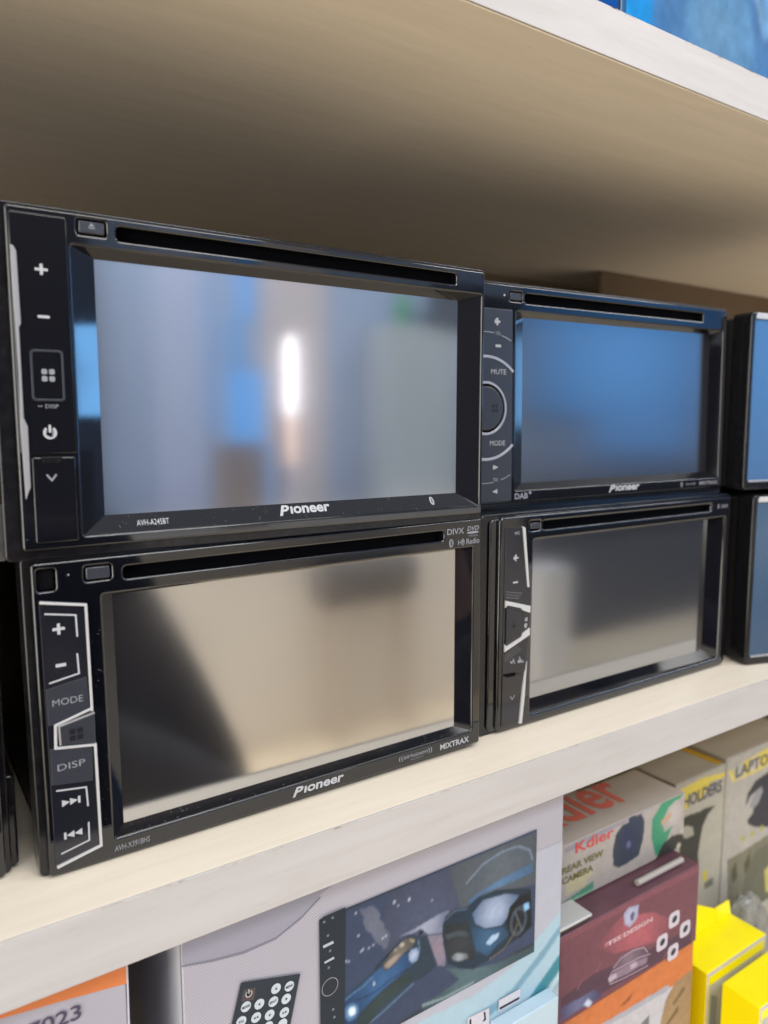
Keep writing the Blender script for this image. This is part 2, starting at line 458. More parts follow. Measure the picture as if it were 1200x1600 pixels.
lettering('key_lettering', 'DISP', 5.2, 33.6, 13.2, 35.7, M['inkdim'], dk, -0.84)
ribbon('silver_line', [(3.2, 86.0), (15.9, 83.6), (16.0, 50.2)], 0.75, -1.0, 0.2, M['chromew'], ll, 0.15)
ribbon('silver_line', [(16.25, 51.2), (5.4, 48.1), (5.1, 41.0), (16.4, 39.3), (16.5, 6.0), (3.4, 3.1)], 0.8, -1.05, 0.2, M['chromew'], ll, 0.15)
hk = prism('home_key', [(6.4, 47.5), (16.6, 49.4), (16.5, 40.2), (6.5, 41.8)], -1.25, 0, M['satin'], ll, 0.25)
ribbon('silver_edge', [(6.4, 41.8), (6.3, 47.7), (16.6, 49.7)], 0.5, -1.35, -0.4, M['chrome'], hk, 0.1)
sq = []
for i in (0, 1):
    for j in (0, 1):
        cx, cz = 9.9 + i * 2.2, 43.2 + j * 2.1
        sq.append([(cx - 0.85, cz - 0.8), (cx + 0.85, cz - 0.8), (cx + 0.85, cz + 0.8), (cx - 0.85, cz + 0.8)])
marks('grid_symbol', sq, M['inkdark'], hk, -1.32)
for p in ([(4.3, 82.5), (12.9, 80.9), (13.0, 74.2)], [(12.7, 69.1), (12.9, 62.8), (4.4, 61.3)], [(4.5, 27.5), (13.1, 26.3), (13.3, 20.0)], [(13.2, 14.8), (13.1, 8.8), (4.8, 7.0)]):
    marks('key_bracket', [ribbon_poly(p, 0.5)], M['ink'], ll, -0.6)
marks('plus_symbol', [rr(7.5, 75.7, 8.35, 79.1, 0.05, 1), rr(6.2, 76.98, 7.48, 77.85, 0.05, 1), rr(8.37, 76.98, 9.65, 77.85, 0.05, 1)], M['ink'], ll, -0.6)
marks('minus_symbol', [[(6.5, 65.8), (9.4, 65.8), (9.4, 66.8), (6.5, 66.8)]], M['ink'], ll, -0.6)
def skip(x, z, d, w=2.3, h=2.2):
    if d > 0: return [[(x, z), (x + w, z + h / 2), (x, z + h)], [(x + w, z), (x + 2 * w, z + h / 2), (x + w, z + h)], [(x + 2 * w, z), (x + 2 * w + 0.7, z), (x + 2 * w + 0.7, z + h), (x + 2 * w, z + h)]]
    return [[(x, z), (x + 0.7, z), (x + 0.7, z + h), (x, z + h)], [(x + 0.7, z + h / 2), (x + 0.7 + w, z), (x + 0.7 + w, z + h)], [(x + 0.7 + w, z + h / 2), (x + 0.7 + 2 * w, z), (x + 0.7 + 2 * w, z + h)]]
marks('next_symbol', skip(5.9, 21.9, 1), M['ink'], ll, -0.6)
marks('previous_symbol', skip(5.9, 11.3, -1), M['ink'], ll, -0.6)
pioneer(ll, 83.7, 105.5, 1.4)
lettering('model_number', 'AVH-X391BHS', 20.6, 2.0, 31.8, 3.9, M['inkdim'], ll, shear=0.1, weight=0.004)
lettering('format_lettering', 'MIXTRAX', 151.9, 1.9, 167.3, 4.4, M['ink'], ll, weight=0.016)
sx = lettering('radio_lettering', '((siriusxm))', 131.0, 2.2, 147.7, 4.6, M['inkdim'], ll, weight=0.01)
lettering('small_lettering', 'READY', 137.0, 1.5, 143.5, 2.1, M['inkdim'], sx)
lettering('format_lettering', 'DIVX', 154.9, 92.1, 163.6, 94.5, M['inkdim'], ll, weight=0.012)
dv = lettering('format_lettering', 'DVD', 165.3, 92.9, 171.6, 94.8, M['inkdim'], ll, shear=0.2, weight=0.018)
marks('disc_emblem', [disc(168.3, 92.1, 3.2, 0.5, 20)], M['inkdim'], dv)
lettering('small_lettering', 'VIDEO', 166.0, 90.4, 171.0, 91.1, M['inkdim'], dv)
bluetooth(ll, 157.0, 88.6, 3.4, ink='inkdim')
hd = lettering('radio_lettering', 'Radio', 164.9, 87.4, 171.9, 89.7, M['inkdim'], ll, weight=0.01)
marks('hd_emblem', [ribbon_poly(arc(162.2, 88.5, 0.85, -90, 90, 10), 0.35), ribbon_poly(arc(162.2, 88.5, 1.6, -70, 70, 10), 0.3), ribbon_poly([(162.2, 87.5), (162.2, 89.5)], 0.35), ribbon_poly([(160.7, 87.5), (160.7, 89.5)], 0.35), ribbon_poly([(160.7, 88.5), (162.2, 88.5)], 0.35)], M['inkdim'], hd)
ll_bot = lambda x, z: 0.7 + (dep - 0.7) * (z - 6.3) / 2.0
dust(ll, 60, [(25, 6.4, 160, 8.2)], 5, ll_bot)
dust(ll, 70, [(17, 2, 21, 90), (25, 94.5, 172, 97), (22, 86.2, 160, 89.5), (3, 40, 16, 80)], 6)

# --- upper right
ur = thing('car_stereo', 'black car stereo with a round silver ringed key between MUTE and MODE', 'car stereo', (181.85, 17.4, 102.5), (-0.53, -0.271, -2.303), 'double height car stereos on the shelf')
W, H = 179.7, 98.1
hole = (26.0, 5.6, 175.6, 86.2); inner = (35.6, 8.4, 173.3, 84.8); dep = 6.8
stereo_base(ur, W, H, hole, inner, dep, (31.0, 90.1, 157.9, 94.3), 0.6, ring=(-1, 2.6, -4.2, 0.8), eject=(22.4, 91.0, 29.0, 94.2), scr='screen_d', corner=2.0)
kp = plate('key_panel', rr(2.0, 1.0, 23.4, 86.5, 0.8, 3), [rr(-5, 30.5, 7.9, 55.3, 0.1, 1)] if False else [], -0.45, 1.5, 0.3, M['satin'], ur)
ribbon('silver_arc', arc(7.9, 43.0, 22.6, 46, 100), 1.15, -0.85, 0, M['chrome'], ur, 0.1)
ribbon('silver_arc', arc(7.9, 43.0, 22.6, -100, -46), 1.15, -0.85, 0, M['chrome'], ur, 0.1)
ribbon('silver_arc', arc(7.9, 43.0, 11.3, -110, 110, 30), 1.0, -1.0, 0, M['chrome'], ur, 0.1)
plate('key_gap', disc(7.9, 43.0, 10.7, n=40), [], -0.6, 1, 0.1, M['dark'], ur)
rk = plate('round_key', disc(7.9, 43.0, 9.7, n=40), [], -1.3, 1, 0.5, M['satin'], ur)
sq = []
for i in range(2):
    for j in range(2):
        cx, cz = 11.5 + i * 2.0, 42.0 + j * 2.0
        sq.append([(cx - 0.75, cz - 0.7), (cx + 0.75, cz - 0.7), (cx + 0.75, cz + 0.7), (cx - 0.75, cz + 0.7)])
marks('grid_symbol', sq, M['inkdark'], rk, -1.4)
for a0, a1 in ((82, 93), (64, 74), (-93, -82), (-74, -64)):
    marks('thin_arc', [ribbon_poly(arc(7.9, 43.0, 33.2, a0, a1, 8), 0.25)], M['ink'], ur, -0.55)
lettering('small_lettering', 'VOL', 13.3, 75.0, 16.4, 76.6, M['inkdim'], ur, -0.56, weight=0.02)
lettering('small_lettering', 'TRK', 12.3, 10.4, 15.4, 12.0, M['inkdim'], ur, -0.56, weight=0.02)
lettering('key_lettering', 'MUTE', 11.0, 58.0, 19.6, 60.2, M['ink'], ur, -0.56)
lettering('key_lettering', 'MODE', 10.5, 26.5, 19.2, 28.7, M['ink'], ur, -0.56)
marks('plus_symbol', [[(13.9, 79.2), (14.9, 79.2), (14.9, 80.3), (16.0, 80.3), (16.0, 81.3), (14.9, 81.3), (14.9, 82.4), (13.9, 82.4), (13.9, 81.3), (12.8, 81.3), (12.8, 80.3), (13.9, 80.3)]], M['ink'], ur, -0.56)
marks('minus_symbol', [rr(13.4, 69.8, 16.6, 70.9, 0.3, 2)], M['ink'], ur, -0.56)
marks('track_symbols', [[(12.4, 15.7), (15.4, 16.8), (12.4, 17.9)], [(14.9, 4.8), (14.9, 7.0), (11.9, 5.9)]], M['ink'], ur, -0.56)
marks('indicator_light', [disc(18.7, 92.6, 0.5, n=10)], M['ink'], ur)
pioneer(ur, 87.5, 110.2, 1.5)
db = lettering('radio_lettering', 'DAB', 25.6, 1.6, 33.6, 4.4, M['inkdim'], ur, weight=0.04)
lettering('plus_lettering', '+', 33.9, 3.4, 36.0, 5.2, M['inkdim'], db, weight=0.04)
bluetooth(ur, 144.0, 2.9, 2.8, ink='inkdim')
lettering('small_lettering', 'Spotify', 147.5, 2.1, 156.0, 3.6, M['inkdim'], ur)
lettering('format_lettering', 'MIXTRAX', 159.0, 1.9, 175.0, 3.9, M['inkdim'], ur, weight=0.02)

# --- lower right
lr = thing('car_stereo', 'black car stereo with white angled brackets round a hexagonal key', 'car stereo', (179.0, 4.4, 1.05), (0.132, 0.037, 0.334), 'double height car stereos on the shelf')
W, H = 186.3, 98.1
hole = (29.4, 4.6, 178.8, 85.6); inner = (35.6, 8.3, 173.3, 84.7); dep = 7.3
plx = 8.4
stereo_base(lr, W, H, hole, inner, dep, (35.2, 90.3, 165.2, 93.7), plx, ring=(-0.8, 0.8, -1.0, 0.6), eject=(27.2, 90.8, 33.0, 93.6), scr='screen_c', corner=3.0, plate_bev=1.2)
plate('inner_rim', rr(4.2, 0.6, W - 2.6, H - 1.4, 3.0), [rr(10, 3, W - 8, H - 4, 2)], 1.6, 5.2, 0.8, M['gloss'], lr)
pp = plate('key_panel', [(11.2, 26.8), (25.6, 26.0), (27.6, 60), (23.6, 92.0), (11.6, 92.6)][::-1], [], -0.4, 2, 0.2, M['satin_dark'], lr)
pd = plate('socket_door', [(11.0, 2.6), (21.0, 2.4), (22.9, 25.2), (11.2, 26.2)][::-1], [], -0.5, 2, 0.25, M['satin_dark'], lr)
prism('finger_notch', [(12.0, 26.4), (13.0, 25.2), (18.4, 24.8), (19.6, 26.0)], -0.65, -0.2, M['dark'], pd)
marks('arrow_symbol', [ribbon_poly([(16.0, 15.9), (17.3, 14.1), (18.6, 15.9)], 0.4)], M['inkdim'], pd, -0.6)
prism('silver_wedge', [(21.4, 92.7), (23.0, 92.0), (26.3, 64.7), (25.2, 64.9)], -0.9, 0, M['chromew'], lr, 0.12)
prism('silver_wedge', [(25.8, 30.4), (24.8, 14), (23.4, 1.6), (21.8, 1.8), (23.6, 18)], -0.9, 0, M['chromew'], lr, 0.12)
hx = prism('hexagonal_key', [(12.2, 57.4), (12.2, 40.3), (21.6, 43.8), (22.8, 46), (22.8, 52), (21.4, 54.2)], -0.9, 0.5, M['satin_dark'], lr, 0.3)
marks('grid_symbol', [rr(15.6, 48.0, 18.8, 48.5, 0.1, 1), rr(16.9, 46.6, 17.4, 50.0, 0.1, 1)], M['inkdark'], hx, -1.0)
prism('white_bracket', [(11.7, 60.4), (27.0, 56.0), (27.0, 52.8), (22.4, 54.6), (21.2, 55.8), (12.8, 58.2), (11.8, 57.2)], -1.1, 0, M['chromew'], lr, 0.12)
prism('white_bracket', [(11.7, 37.2), (27.0, 42.6), (27.0, 45.8), (22.8, 44.0), (22.0, 42.4), (12.8, 39.4), (11.8, 40.6)], -1.1, 0, M['chromew'], lr, 0.12)
dots = []
for j in range(3):
    for i in range(10 - j):
        x = 12.8 + i * 1.0; z = 64.2 - j * 1.25 - i * 0.2
        dots.append(disc(x, z, 0.24, n=6))
        dots.append(disc(x, 34.2 + j * 1.3 + i * 0.42 - 1.5, 0.22, n=6))
dp = marks('dot_pattern', dots, M['inkdim'], lr, -0.5); dp['kind'] = 'stuff'
lettering('small_lettering', 'MIC', 16.9, 89.2, 20.0, 90.6, M['inkdim'], lr, -0.5, weight=0.02)
marks('plus_symbol', [[(17.6, 77.2), (18.2, 77.2), (18.2, 78.5), (19.5, 78.5), (19.5, 79.1), (18.2, 79.1), (18.2, 80.4), (17.6, 80.4), (17.6, 79.1), (16.3, 79.1), (16.3, 78.5), (17.6, 78.5)]], M['ink'], lr, -0.5)
marks('minus_symbol', [rr(16.4, 67.5, 19.4, 68.2, 0.2, 2)], M['ink'], lr, -0.5)
marks('side_symbols', [ribbon_poly(disc(24.8, 47.2, 0.8, 0.9, 10), 0.4), ribbon_poly([(24.0, 49.4), (25.6, 49.4), (25.6, 50.6), (24.2, 50.6)], 0.4)], M['ink'], lr, -0.5)
marks('call_symbols', [ribbon_poly([(15.6, 32.2), (16.6, 31.0), (17.6, 32.6), (18.4, 30.6)], 0.6), rr(20.2, 30.4, 22.8, 32.0, 0.5, 2), disc(21.4, 32.8, 0.5, n=8), [(22.6, 30.2), (24.2, 30.2), (23.4, 31.4)]], M['inkdim'], lr, -0.5)
bluetooth(lr, 171.6, 92.2, 2.6, ink='inkdim')
lettering('format_lettering', 'DIVX', 174.2, 91.2, 180.6, 93.0, M['inkdim'], lr, weight=0.02)
dust(lr, 45, [(9, 94.5, 100, 97.4)], 8)

# --- third column, turned towards the camera
def tablet_stereo(label, loc, rot, h, screen_key):
    t = thing('car_stereo', label, 'car stereo', loc, rot, 'tablet style car stereos at the right end')
    w = 178.0
    box('chassis', 2.5, w - 2.5, 11.2, 150, 1.0, h - 2.0, M['steel'], t, 0.8)
    plate('body_shell', rr(0, 0, w, h, 2.5), [rr(3.4, 5.4, w - 3.4, h - 4.2, 1.2)], 0, 13, 1.1, M['gloss_side'], t)
    box('screen', 3.0, w - 3.0, 1.0, 3.0, 5.0, h - 3.8, M[screen_key], t)
    prism('silver_trim', [(3.2, h - 3.9), (w - 3.2, h - 3.9), (w - 3.2, h - 0.9), (4.2, h - 0.9), (3.2, h - 2.0)], -0.35, 1.2, M['chromew'], t, 0.15)
    prism('silver_trim', [(3.6, 4.6), (w - 3.6, 4.6), (w - 3.6, 5.6), (3.6, 5.6)], -0.3, 1.2, M['chrome'], t, 0.1)
    return t
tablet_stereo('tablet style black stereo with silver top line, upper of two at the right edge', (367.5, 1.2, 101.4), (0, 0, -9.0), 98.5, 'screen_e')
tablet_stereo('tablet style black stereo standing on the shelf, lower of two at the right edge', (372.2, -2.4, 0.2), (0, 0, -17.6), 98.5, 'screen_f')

# --- far left neighbours
nl = thing('car_stereo', 'black car stereo of which only the right edge shows beside the MODE key stereo', 'car stereo', (-186.5, 6.0, 0.8), (0, 0, 0.8), 'double height car stereos on the shelf')
stereo_base(nl, 178.0, 96.5, (26, 6, 172, 85), (33, 8, 170, 83.5), 5.0, (31, 89.5, 158, 93.5), 1.4, ring=(-1, 1, -0.7, 1.0), scr='screen_c', corner=1.6)
plate('side_ledge', rr(176.0, 0.5, 181.2, 30.0, 1.2), [], 4.0, 60, 0.8, M['gloss_side'], nl)
mb = thing('mounting_cage', 'bare zinc mounting cage with a cable plug lying on the far left car stereo', 'bracket', (-6.0, 7.0, 98.8), (0, 0, 0.5))
plate('cage_side', rr(-70, 0, 1.4, 16.5, 0.6), [rr(-6.4, 4.0, -3.0, 8.5, 0.8), rr(-3.2, 10.5, -0.8, 13.0, 0.6), rr(-50, 4, -14, 12, 1)], 0, 1.2, 0.2, M['metal'], mb)
box('cage_tray', -70, 1.2, 1.3, 90, 0, 1.0, M['metal'], mb)
box('plug', -6.6, -1.2, -1.0, 6, 3.0, 5.2, M['dark'], mb, 0.4)
bl = thing('car_stereo', 'dark car stereo behind the zinc cage at the left edge of the upper row', 'car stereo', (-187.5, 6.0, 116.0), (0, 0, 0.8), 'double height car stereos on the shelf')
stereo_base(bl, 178.0, 80.5, (26, 6, 172, 71), (33, 8, 170, 69.5), 5.0, (31, 73.5, 158, 77.5), 1.4, ring=(-1, 1, -0.7, 1.0), scr='screen_c', corner=1.6)

# ------------------------------------------------------------------ printed cartons
def picture(name, items, parent, y, k=1.3, step=0.05, mat_=None):
    """printed picture: flat coloured polygons; each item = (polygon, rgb) or (polygon, rgb, centre rgb)"""
    me = bpy.data.meshes.new(name); V = []; F = []; Cc = []
    for n, it in enumerate(items):
        poly, c = it[0], C(*it[1], k)
        yy = y - 0.08 - n * step
        base = len(V)
        V += [(x, yy, z) for x, z in poly]
        if len(it) > 2:
            cc = C(*it[2], k)
            V.append((sum(p[0] for p in poly) / len(poly), yy, sum(p[1] for p in poly) / len(poly)))
            m_ = len(poly)
            for i in range(m_):
                F.append((base + i, base + (i + 1) % m_, base + m_)); Cc.append((c, c, cc))
        else:
            F.append(tuple(range(base, base + len(poly)))); Cc.append((c,) * len(poly))
    me.from_pydata([(a * MM, b * MM, c_ * MM) for a, b, c_ in V], [], F)
    at = me.color_attributes.new('Col', 'FLOAT_COLOR', 'CORNER')
    i = 0
    for cs in Cc:
        for c in cs:
            at.data[i].color = (*c, 1); i += 1
    me.materials.append(mat_ or M['print'])
    return link(bpy.data.objects.new(name, me), parent)

import numpy as np
def soft_picture(name, items, parent, y, bounds, res=0.6, blur=0.5, k=1.3, base=None, grain=0.04, seed=1):
    """printed picture with soft tones: the shapes are mixed into the colours of a fine sheet"""
    x0, x1, z0, z1 = bounds
    nx, nz = int((x1 - x0) / res) + 1, int((z1 - z0) / res) + 1
    X, Z = np.meshgrid(np.linspace(x0, x1, nx), np.linspace(z0, z1, nz))
    img = np.zeros((nz, nx, 3)); img[:] = C(*(base or items[0][1]), k)
    def blurred(a, sg):
        r = max(1, int(3 * sg / res)); t = np.arange(-r, r + 1); g = np.exp(-(t * res) ** 2 / (2 * sg * sg)); g /= g.sum()
        a = np.apply_along_axis(lambda v: np.convolve(np.pad(v, r, 'edge'), g, 'valid'), 0, a)
        return np.apply_along_axis(lambda v: np.convolve(np.pad(v, r, 'edge'), g, 'valid'), 1, a)
    for it in items:
        poly = it[0]; ins = np.zeros(X.shape, bool)
        n = len(poly)
        for i in range(n):
            ax_, az_ = poly[i]; bx_, bz_ = poly[(i + 1) % n]
            if az_ == bz_: continue
            cnd = ((az_ > Z) != (bz_ > Z)) & (X < (bx_ - ax_) * (Z - az_) / (bz_ - az_) + ax_)
            ins ^= cnd
        al = blurred(ins.astype(float), blur)[..., None]
        c = np.array(C(*it[1], k))
        if len(it) > 2:
            px_ = np.array(poly); cx_, cz_ = px_.mean(0); rr0 = max(1.0, px_.std(0).mean() * 1.3)
            w = np.exp(-((X - cx_) ** 2 + (Z - cz_) ** 2) / (rr0 * rr0))[..., None]
            c = c * (1 - w) + np.array(C(*it[2], k)) * w
        img = img * (1 - al) + c * al
    rg = np.random.RandomState(seed)
    if grain:
        gn = blurred(rg.randn(nz, nx), 2.2 * res); gn /= gn.std()
        gf = blurred(rg.randn(nz, nx), 0.8 * res); gf /= gf.std()
        img = img * (1 + grain * (gn + 0.7 * gf))[..., None]
    img = np.clip(img, 0.003, 0.95)
    V = [(x * MM, y * MM, z * MM) for x, z in zip(X.ravel(), Z.ravel())]
    idx = np.arange(nx * nz).reshape(nz, nx)
    F = np.stack([idx[:-1, :-1], idx[:-1, 1:], idx[1:, 1:], idx[1:, :-1]], -1).reshape(-1, 4)
    me = bpy.data.meshes.new(name); me.from_pydata(V, [], F.tolist())
    at = me.color_attributes.new('Col', 'FLOAT_COLOR', 'POINT')
    buf = np.ones((nx * nz, 4), np.float32); buf[:, :3] = img.reshape(-1, 3)
    at.data.foreach_set('color', buf.ravel())
    me.materials.append(M['print'])
    return link(bpy.data.objects.new(name, me), parent)

def carton_mat(name, rgb, k=1.25, rough=0.35):
    return mat(name, C(*rgb, k), rough, noise=0.03, nscale=60, bump=0.1)
M['ct_white'] = carton_mat('white_lilac_card', (176, 174, 186))
M['ct_side'] = carton_mat('lightened_side_card', (205, 208, 220), 1.2)
M['ct_orange'] = carton_mat('orange_card', (206, 120, 70))
M['ct_kd'] = carton_mat('white_card', (172, 166, 162))
M['ct_kdtop'] = carton_mat('grey_card_top', (172, 166, 162))
M['ct_maroon'] = carton_mat('maroon_card', (116, 72, 84))
M['ct_yellow'] = carton_mat('yellow_card', (246, 226, 0), 1.1)
M['ct_cream'] = carton_mat('cream_card', (180, 176, 165))
M['ct_blue'] = carton_mat('pale_blue_card', (190, 214, 230), 1.2)

def stripes_mat():
    m = carton_mat('fine_striped_card', (176, 174, 186)); nt = m.node_tree; b = nt.nodes['Principled BSDF']
    tc = nt.nodes.new('ShaderNodeTexCoord'); mp = nt.nodes.new('ShaderNodeMapping'); mp.inputs['Rotation'].default_value = (0, radians(38), 0)
    wv = nt.nodes.new('ShaderNodeTexWave'); wv.inputs['Scale'].default_value = 420; wv.bands_direction = 'X'; wv.inputs['Distortion'].default_value = 0.3
    r = nt.nodes.new('ShaderNodeValToRGB')
    r.color_ramp.elements[0].color = (*C(164, 162, 175, 1.22), 1); r.color_ramp.elements[1].color = (*C(182, 180, 192, 1.25), 1)
    nt.links.new(tc.outputs['Object'], mp.inputs['Vector']); nt.links.new(mp.outputs['Vector'], wv.inputs['Vector'])
    nt.links.new(wv.outputs['Fac'], r.inputs['Fac']); nt.links.new(r.outputs['Color'], b.inputs['Base Color'])
    return m
M['stripes'] = stripes_mat()

def carton(name, label, x0, x1, yf, depth, z0, z1, material, group=None):
    t = thing(name, label, 'box', ((x0 + x1) / 2, yf, z0), None, group)
    ox, oz = (x0 + x1) / 2, z0
    b = box('carton_body', x0 - ox, x1 - ox, 0, depth, 0, z1 - z0, material, t, 0.5)
    t['ox'] = ox; t['oz'] = oz
    sh_ = lambda poly: [(x - ox, z - oz) for x, z in poly]
    return t, sh_

# white carton with the cars
WB, s = carton('stereo_carton', 'white and lilac carton printed with two cars and a small remote control', 36.2, 210.8, -15.0, 120, -297.8, -22.5, M['stripes'])
mesh_obj('lightened_side', [(-87.5, 1, 0.5), (-87.5, 118, 0.5), (-87.5, 118, 274.5), (-87.5, 1, 274.5)], [(0, 3, 2, 1)], M['ct_side'], WB)  # left side coloured paler to lift the shaded gap
J = []
def add(pts, c, cc=None, L=J): L.append((s(pts), c, cc) if cc else (s(pts), c))
add([(36.4, -25.1), (36.2, -32.9), (45.9, -35.1), (57.1, -36.8), (68.9, -36.5), (78.8, -32.8), (86.6, -27.9), (102.7, -22.4)], (152,151,166))
add([(36.1, -33.3), (45.9, -35.5), (57.1, -37.2), (68.9, -37.0), (78.8, -33.2), (86.6, -28.4), (86.6, -29.2), (78.8, -34.2), (68.9, -37.9), (57.1, -38.2), (45.9, -36.4), (36.1, -34.0)], (128,126,142))
# pale flowing bands at the lower right
add([(126.0, -98.4), (159.1, -100.1), (180.9, -96.4), (198.2, -88.4), (211.5, -81.1), (214.0, -152.9), (126.0, -108.5)], (168,196,212))
add([(145.6, -118.3), (159.3, -110.4), (181.2, -107.1), (200.5, -95.5), (211.7, -87.5), (211.8, -91.3), (201.4, -99.6), (182.1, -110.9), (160.8, -115.3), (149.7, -120.4)], (120,160,182))
add([(166.8, -129.0), (177.8, -122.3), (187.3, -119.1), (200.9, -109.7), (211.4, -102.5), (211.7, -110.3), (199.2, -119.3), (187.4, -124.5), (178.0, -134.7)], (60,134,150))
add([(181.9, -136.7), (189.4, -125.4), (201.2, -119.6), (211.7, -111.6), (211.8, -114.2), (202.2, -123.2), (191.9, -129.1), (186.6, -139.1)], (196,222,232))
add([(187.8, -139.7), (193.4, -128.6), (211.9, -117.8), (213.2, -152.5)], (190,200,214))
sp = soft_picture('swoosh_print', J[2:], WB, -0.15, (0, 87, 150, 250), 0.7, 0.5, 1.3, (178,180,194), 0.01)
for it in J[:2]: picture('top_swoosh_print', [it], WB, -0.02 if it is J[0] else -0.08)
J2 = []
def add2(pts, c, cc=None): add(pts, c, cc, J2)
add2([(85.9, -38.0), (87.2, -36.3), (194.6, -34.2), (194.8, -94.4), (119.8, -97.6), (85.6, -98.3)], (50,58,70))
add2([(96.5, -38.1), (193.9, -36.7), (193.9, -89.7), (145.3, -90.9), (113.8, -94.7), (95.4, -95.6)], (58,70,96))
add2([(114.0, -38.1), (158.2, -38.2), (154.5, -65.0), (141.8, -62.7), (125.9, -61.8), (113.9, -64.8)], (60,68,88), (76,84,108))
add2([(144.8, -38.0), (194.0, -37.9), (194.7, -62.6), (165.5, -57.8), (151.7, -58.2)], (74,80,88), (88,96,106))
add2([(102.8, -38.7), (104.8, -40.2), (106.9, -39.8), (109.0, -40.6), (111.1, -43.3), (112.1, -45.1), (111.6, -46.8), (113.7, -49.5), (113.7, -51.4), (115.8, -53.3), (116.4, -55.4), (115.3, -59.8), (113.7, -60.1), (112.1, -57.5), (109.9, -55.7), (107.9, -51.0), (105.8, -49.2), (104.3, -45.3), (104.8, -43.2), (103.3, -41.2)], (92,98,118), (106,110,128))
add2([(119.6, -57.2), (126.3, -57.5), (133.2, -56.7), (139.0, -56.0), (145.0, -55.8), (145.0, -59.9), (142.0, -64.8), (134.9, -62.4), (130.9, -58.5), (127.5, -58.9), (123.5, -58.3)], (104,112,138), (156,162,184))
add2([(134.1, -62.6), (142.1, -65.3), (143.9, -72.7), (143.4, -79.7), (139.8, -78.1), (136.7, -69.7)], (120,118,138), (140,126,142))
add2([(130.5, -91.1), (141.1, -90.9), (150.9, -89.0), (143.5, -80.6), (158.5, -87.6), (171.7, -90.6), (195.4, -91.7), (195.5, -95.2), (158.6, -94.6), (134.0, -95.9)], (58,76,84), (84,108,116))
add2([(131.7, -91.2), (143.6, -93.1), (158.6, -93.0), (159.2, -94.0), (143.6, -94.3), (132.2, -92.6)], (126,146,152))
# the left car
add2([(95.4, -71.2), (101.5, -69.7), (108.8, -66.7), (113.1, -63.7), (119.6, -60.6), (125.2, -59.2), (129.7, -61.3), (134.1, -62.6), (136.2, -69.5), (138.9, -77.7), (133.3, -79.9), (126.9, -79.6), (119.6, -81.8), (112.0, -84.2), (105.6, -88.4), (95.3, -83.4)], (42,58,72), (46,62,78))
add2([(95.5, -71.5), (101.5, -70.4), (108.8, -67.9), (113.1, -66.6), (117.4, -66.5), (121.9, -66.0), (127.5, -65.8), (130.0, -66.9), (129.8, -70.8), (126.4, -72.3), (121.9, -73.9), (113.1, -76.3), (107.7, -78.8), (102.0, -81.8), (100.1, -85.3), (95.8, -83.2)], (32,58,92), (58,96,142))
add2([(112.6, -65.9), (116.4, -63.2), (119.6, -61.4), (123.5, -59.8), (125.8, -60.1), (128.9, -62.2), (127.5, -64.4), (123.0, -65.4), (118.5, -68.5), (114.2, -69.3)], (66,66,68), (110,104,98))
add2([(113.6, -66.4), (115.8, -65.4), (119.6, -64.5), (121.9, -65.0), (120.2, -66.7), (116.4, -68.5), (114.2, -68.3)], (136,126,122), (158,148,140))
add2([(120.7, -61.2), (121.9, -60.5), (123.3, -61.4), (123.1, -62.5), (121.6, -62.6)], (170,166,152))
add2([(118.0, -62.4), (119.1, -61.8), (120.1, -62.4), (119.1, -63.6)], (140,134,120))
add2([(125.2, -60.5), (127.5, -61.4), (128.1, -62.6), (126.9, -62.9)], (150,146,130))
for q_ in ([(112.9, -64.6), (116.4, -62.2), (119.6, -60.4), (123.5, -58.9), (127.5, -59.8), (130.0, -61.5)], [(109.4, -66.0), (113.1, -64.2), (115.8, -62.9)], [(101.5, -75.4), (106.7, -75.9), (110.9, -75.4), (116.3, -73.9), (125.2, -72.8)]):
    add2(ribbon_poly(q_, 0.45), (30,40,54))
for q_ in ([(95.7, -73.2), (100.5, -71.8), (104.6, -71.1), (108.8, -69.1)], [(106.6, -87.5), (112.0, -86.1), (119.6, -83.3), (127.5, -80.3)], [(129.7, -62.3), (130.5, -67.1), (129.2, -70.6)]):
    add2(ribbon_poly(q_, 0.5), (96,128,158))
add2([(130.0, -60.7), (130.2, -59.3), (132.3, -59.4), (132.7, -60.1), (131.6, -61.1), (130.6, -61.6)], (36,42,44))
add2([(125.0, -66.8), (126.3, -65.4), (129.2, -65.8), (130.3, -68.0), (129.5, -71.2), (126.9, -71.6), (125.5, -69.5)], (90,116,156), (170,186,214))
add2([(102.5, -82.6), (107.7, -79.7), (113.1, -77.1), (121.9, -74.6), (126.3, -74.5), (126.7, -78.7), (119.6, -80.8), (112.0, -83.2), (106.1, -88.2), (100.9, -85.7)], (44,58,62), (52,68,70))
add2([(95.9, -76.8), (97.1, -75.3), (99.7, -75.6), (102.0, -78.0), (102.5, -80.7), (100.9, -82.8), (97.8, -82.5), (96.2, -80.1)], (38,74,120), (110,150,190))
add2([(97.6, -77.9), (98.6, -76.9), (100.2, -77.4), (101.0, -79.0), (100.7, -80.8), (99.1, -81.0), (97.9, -79.7)], (170,206,234), (236,244,250))
add2([(108.6, -71.2), (109.2, -71.2), (109.5, -72.8), (108.8, -72.8)], (200,210,220))
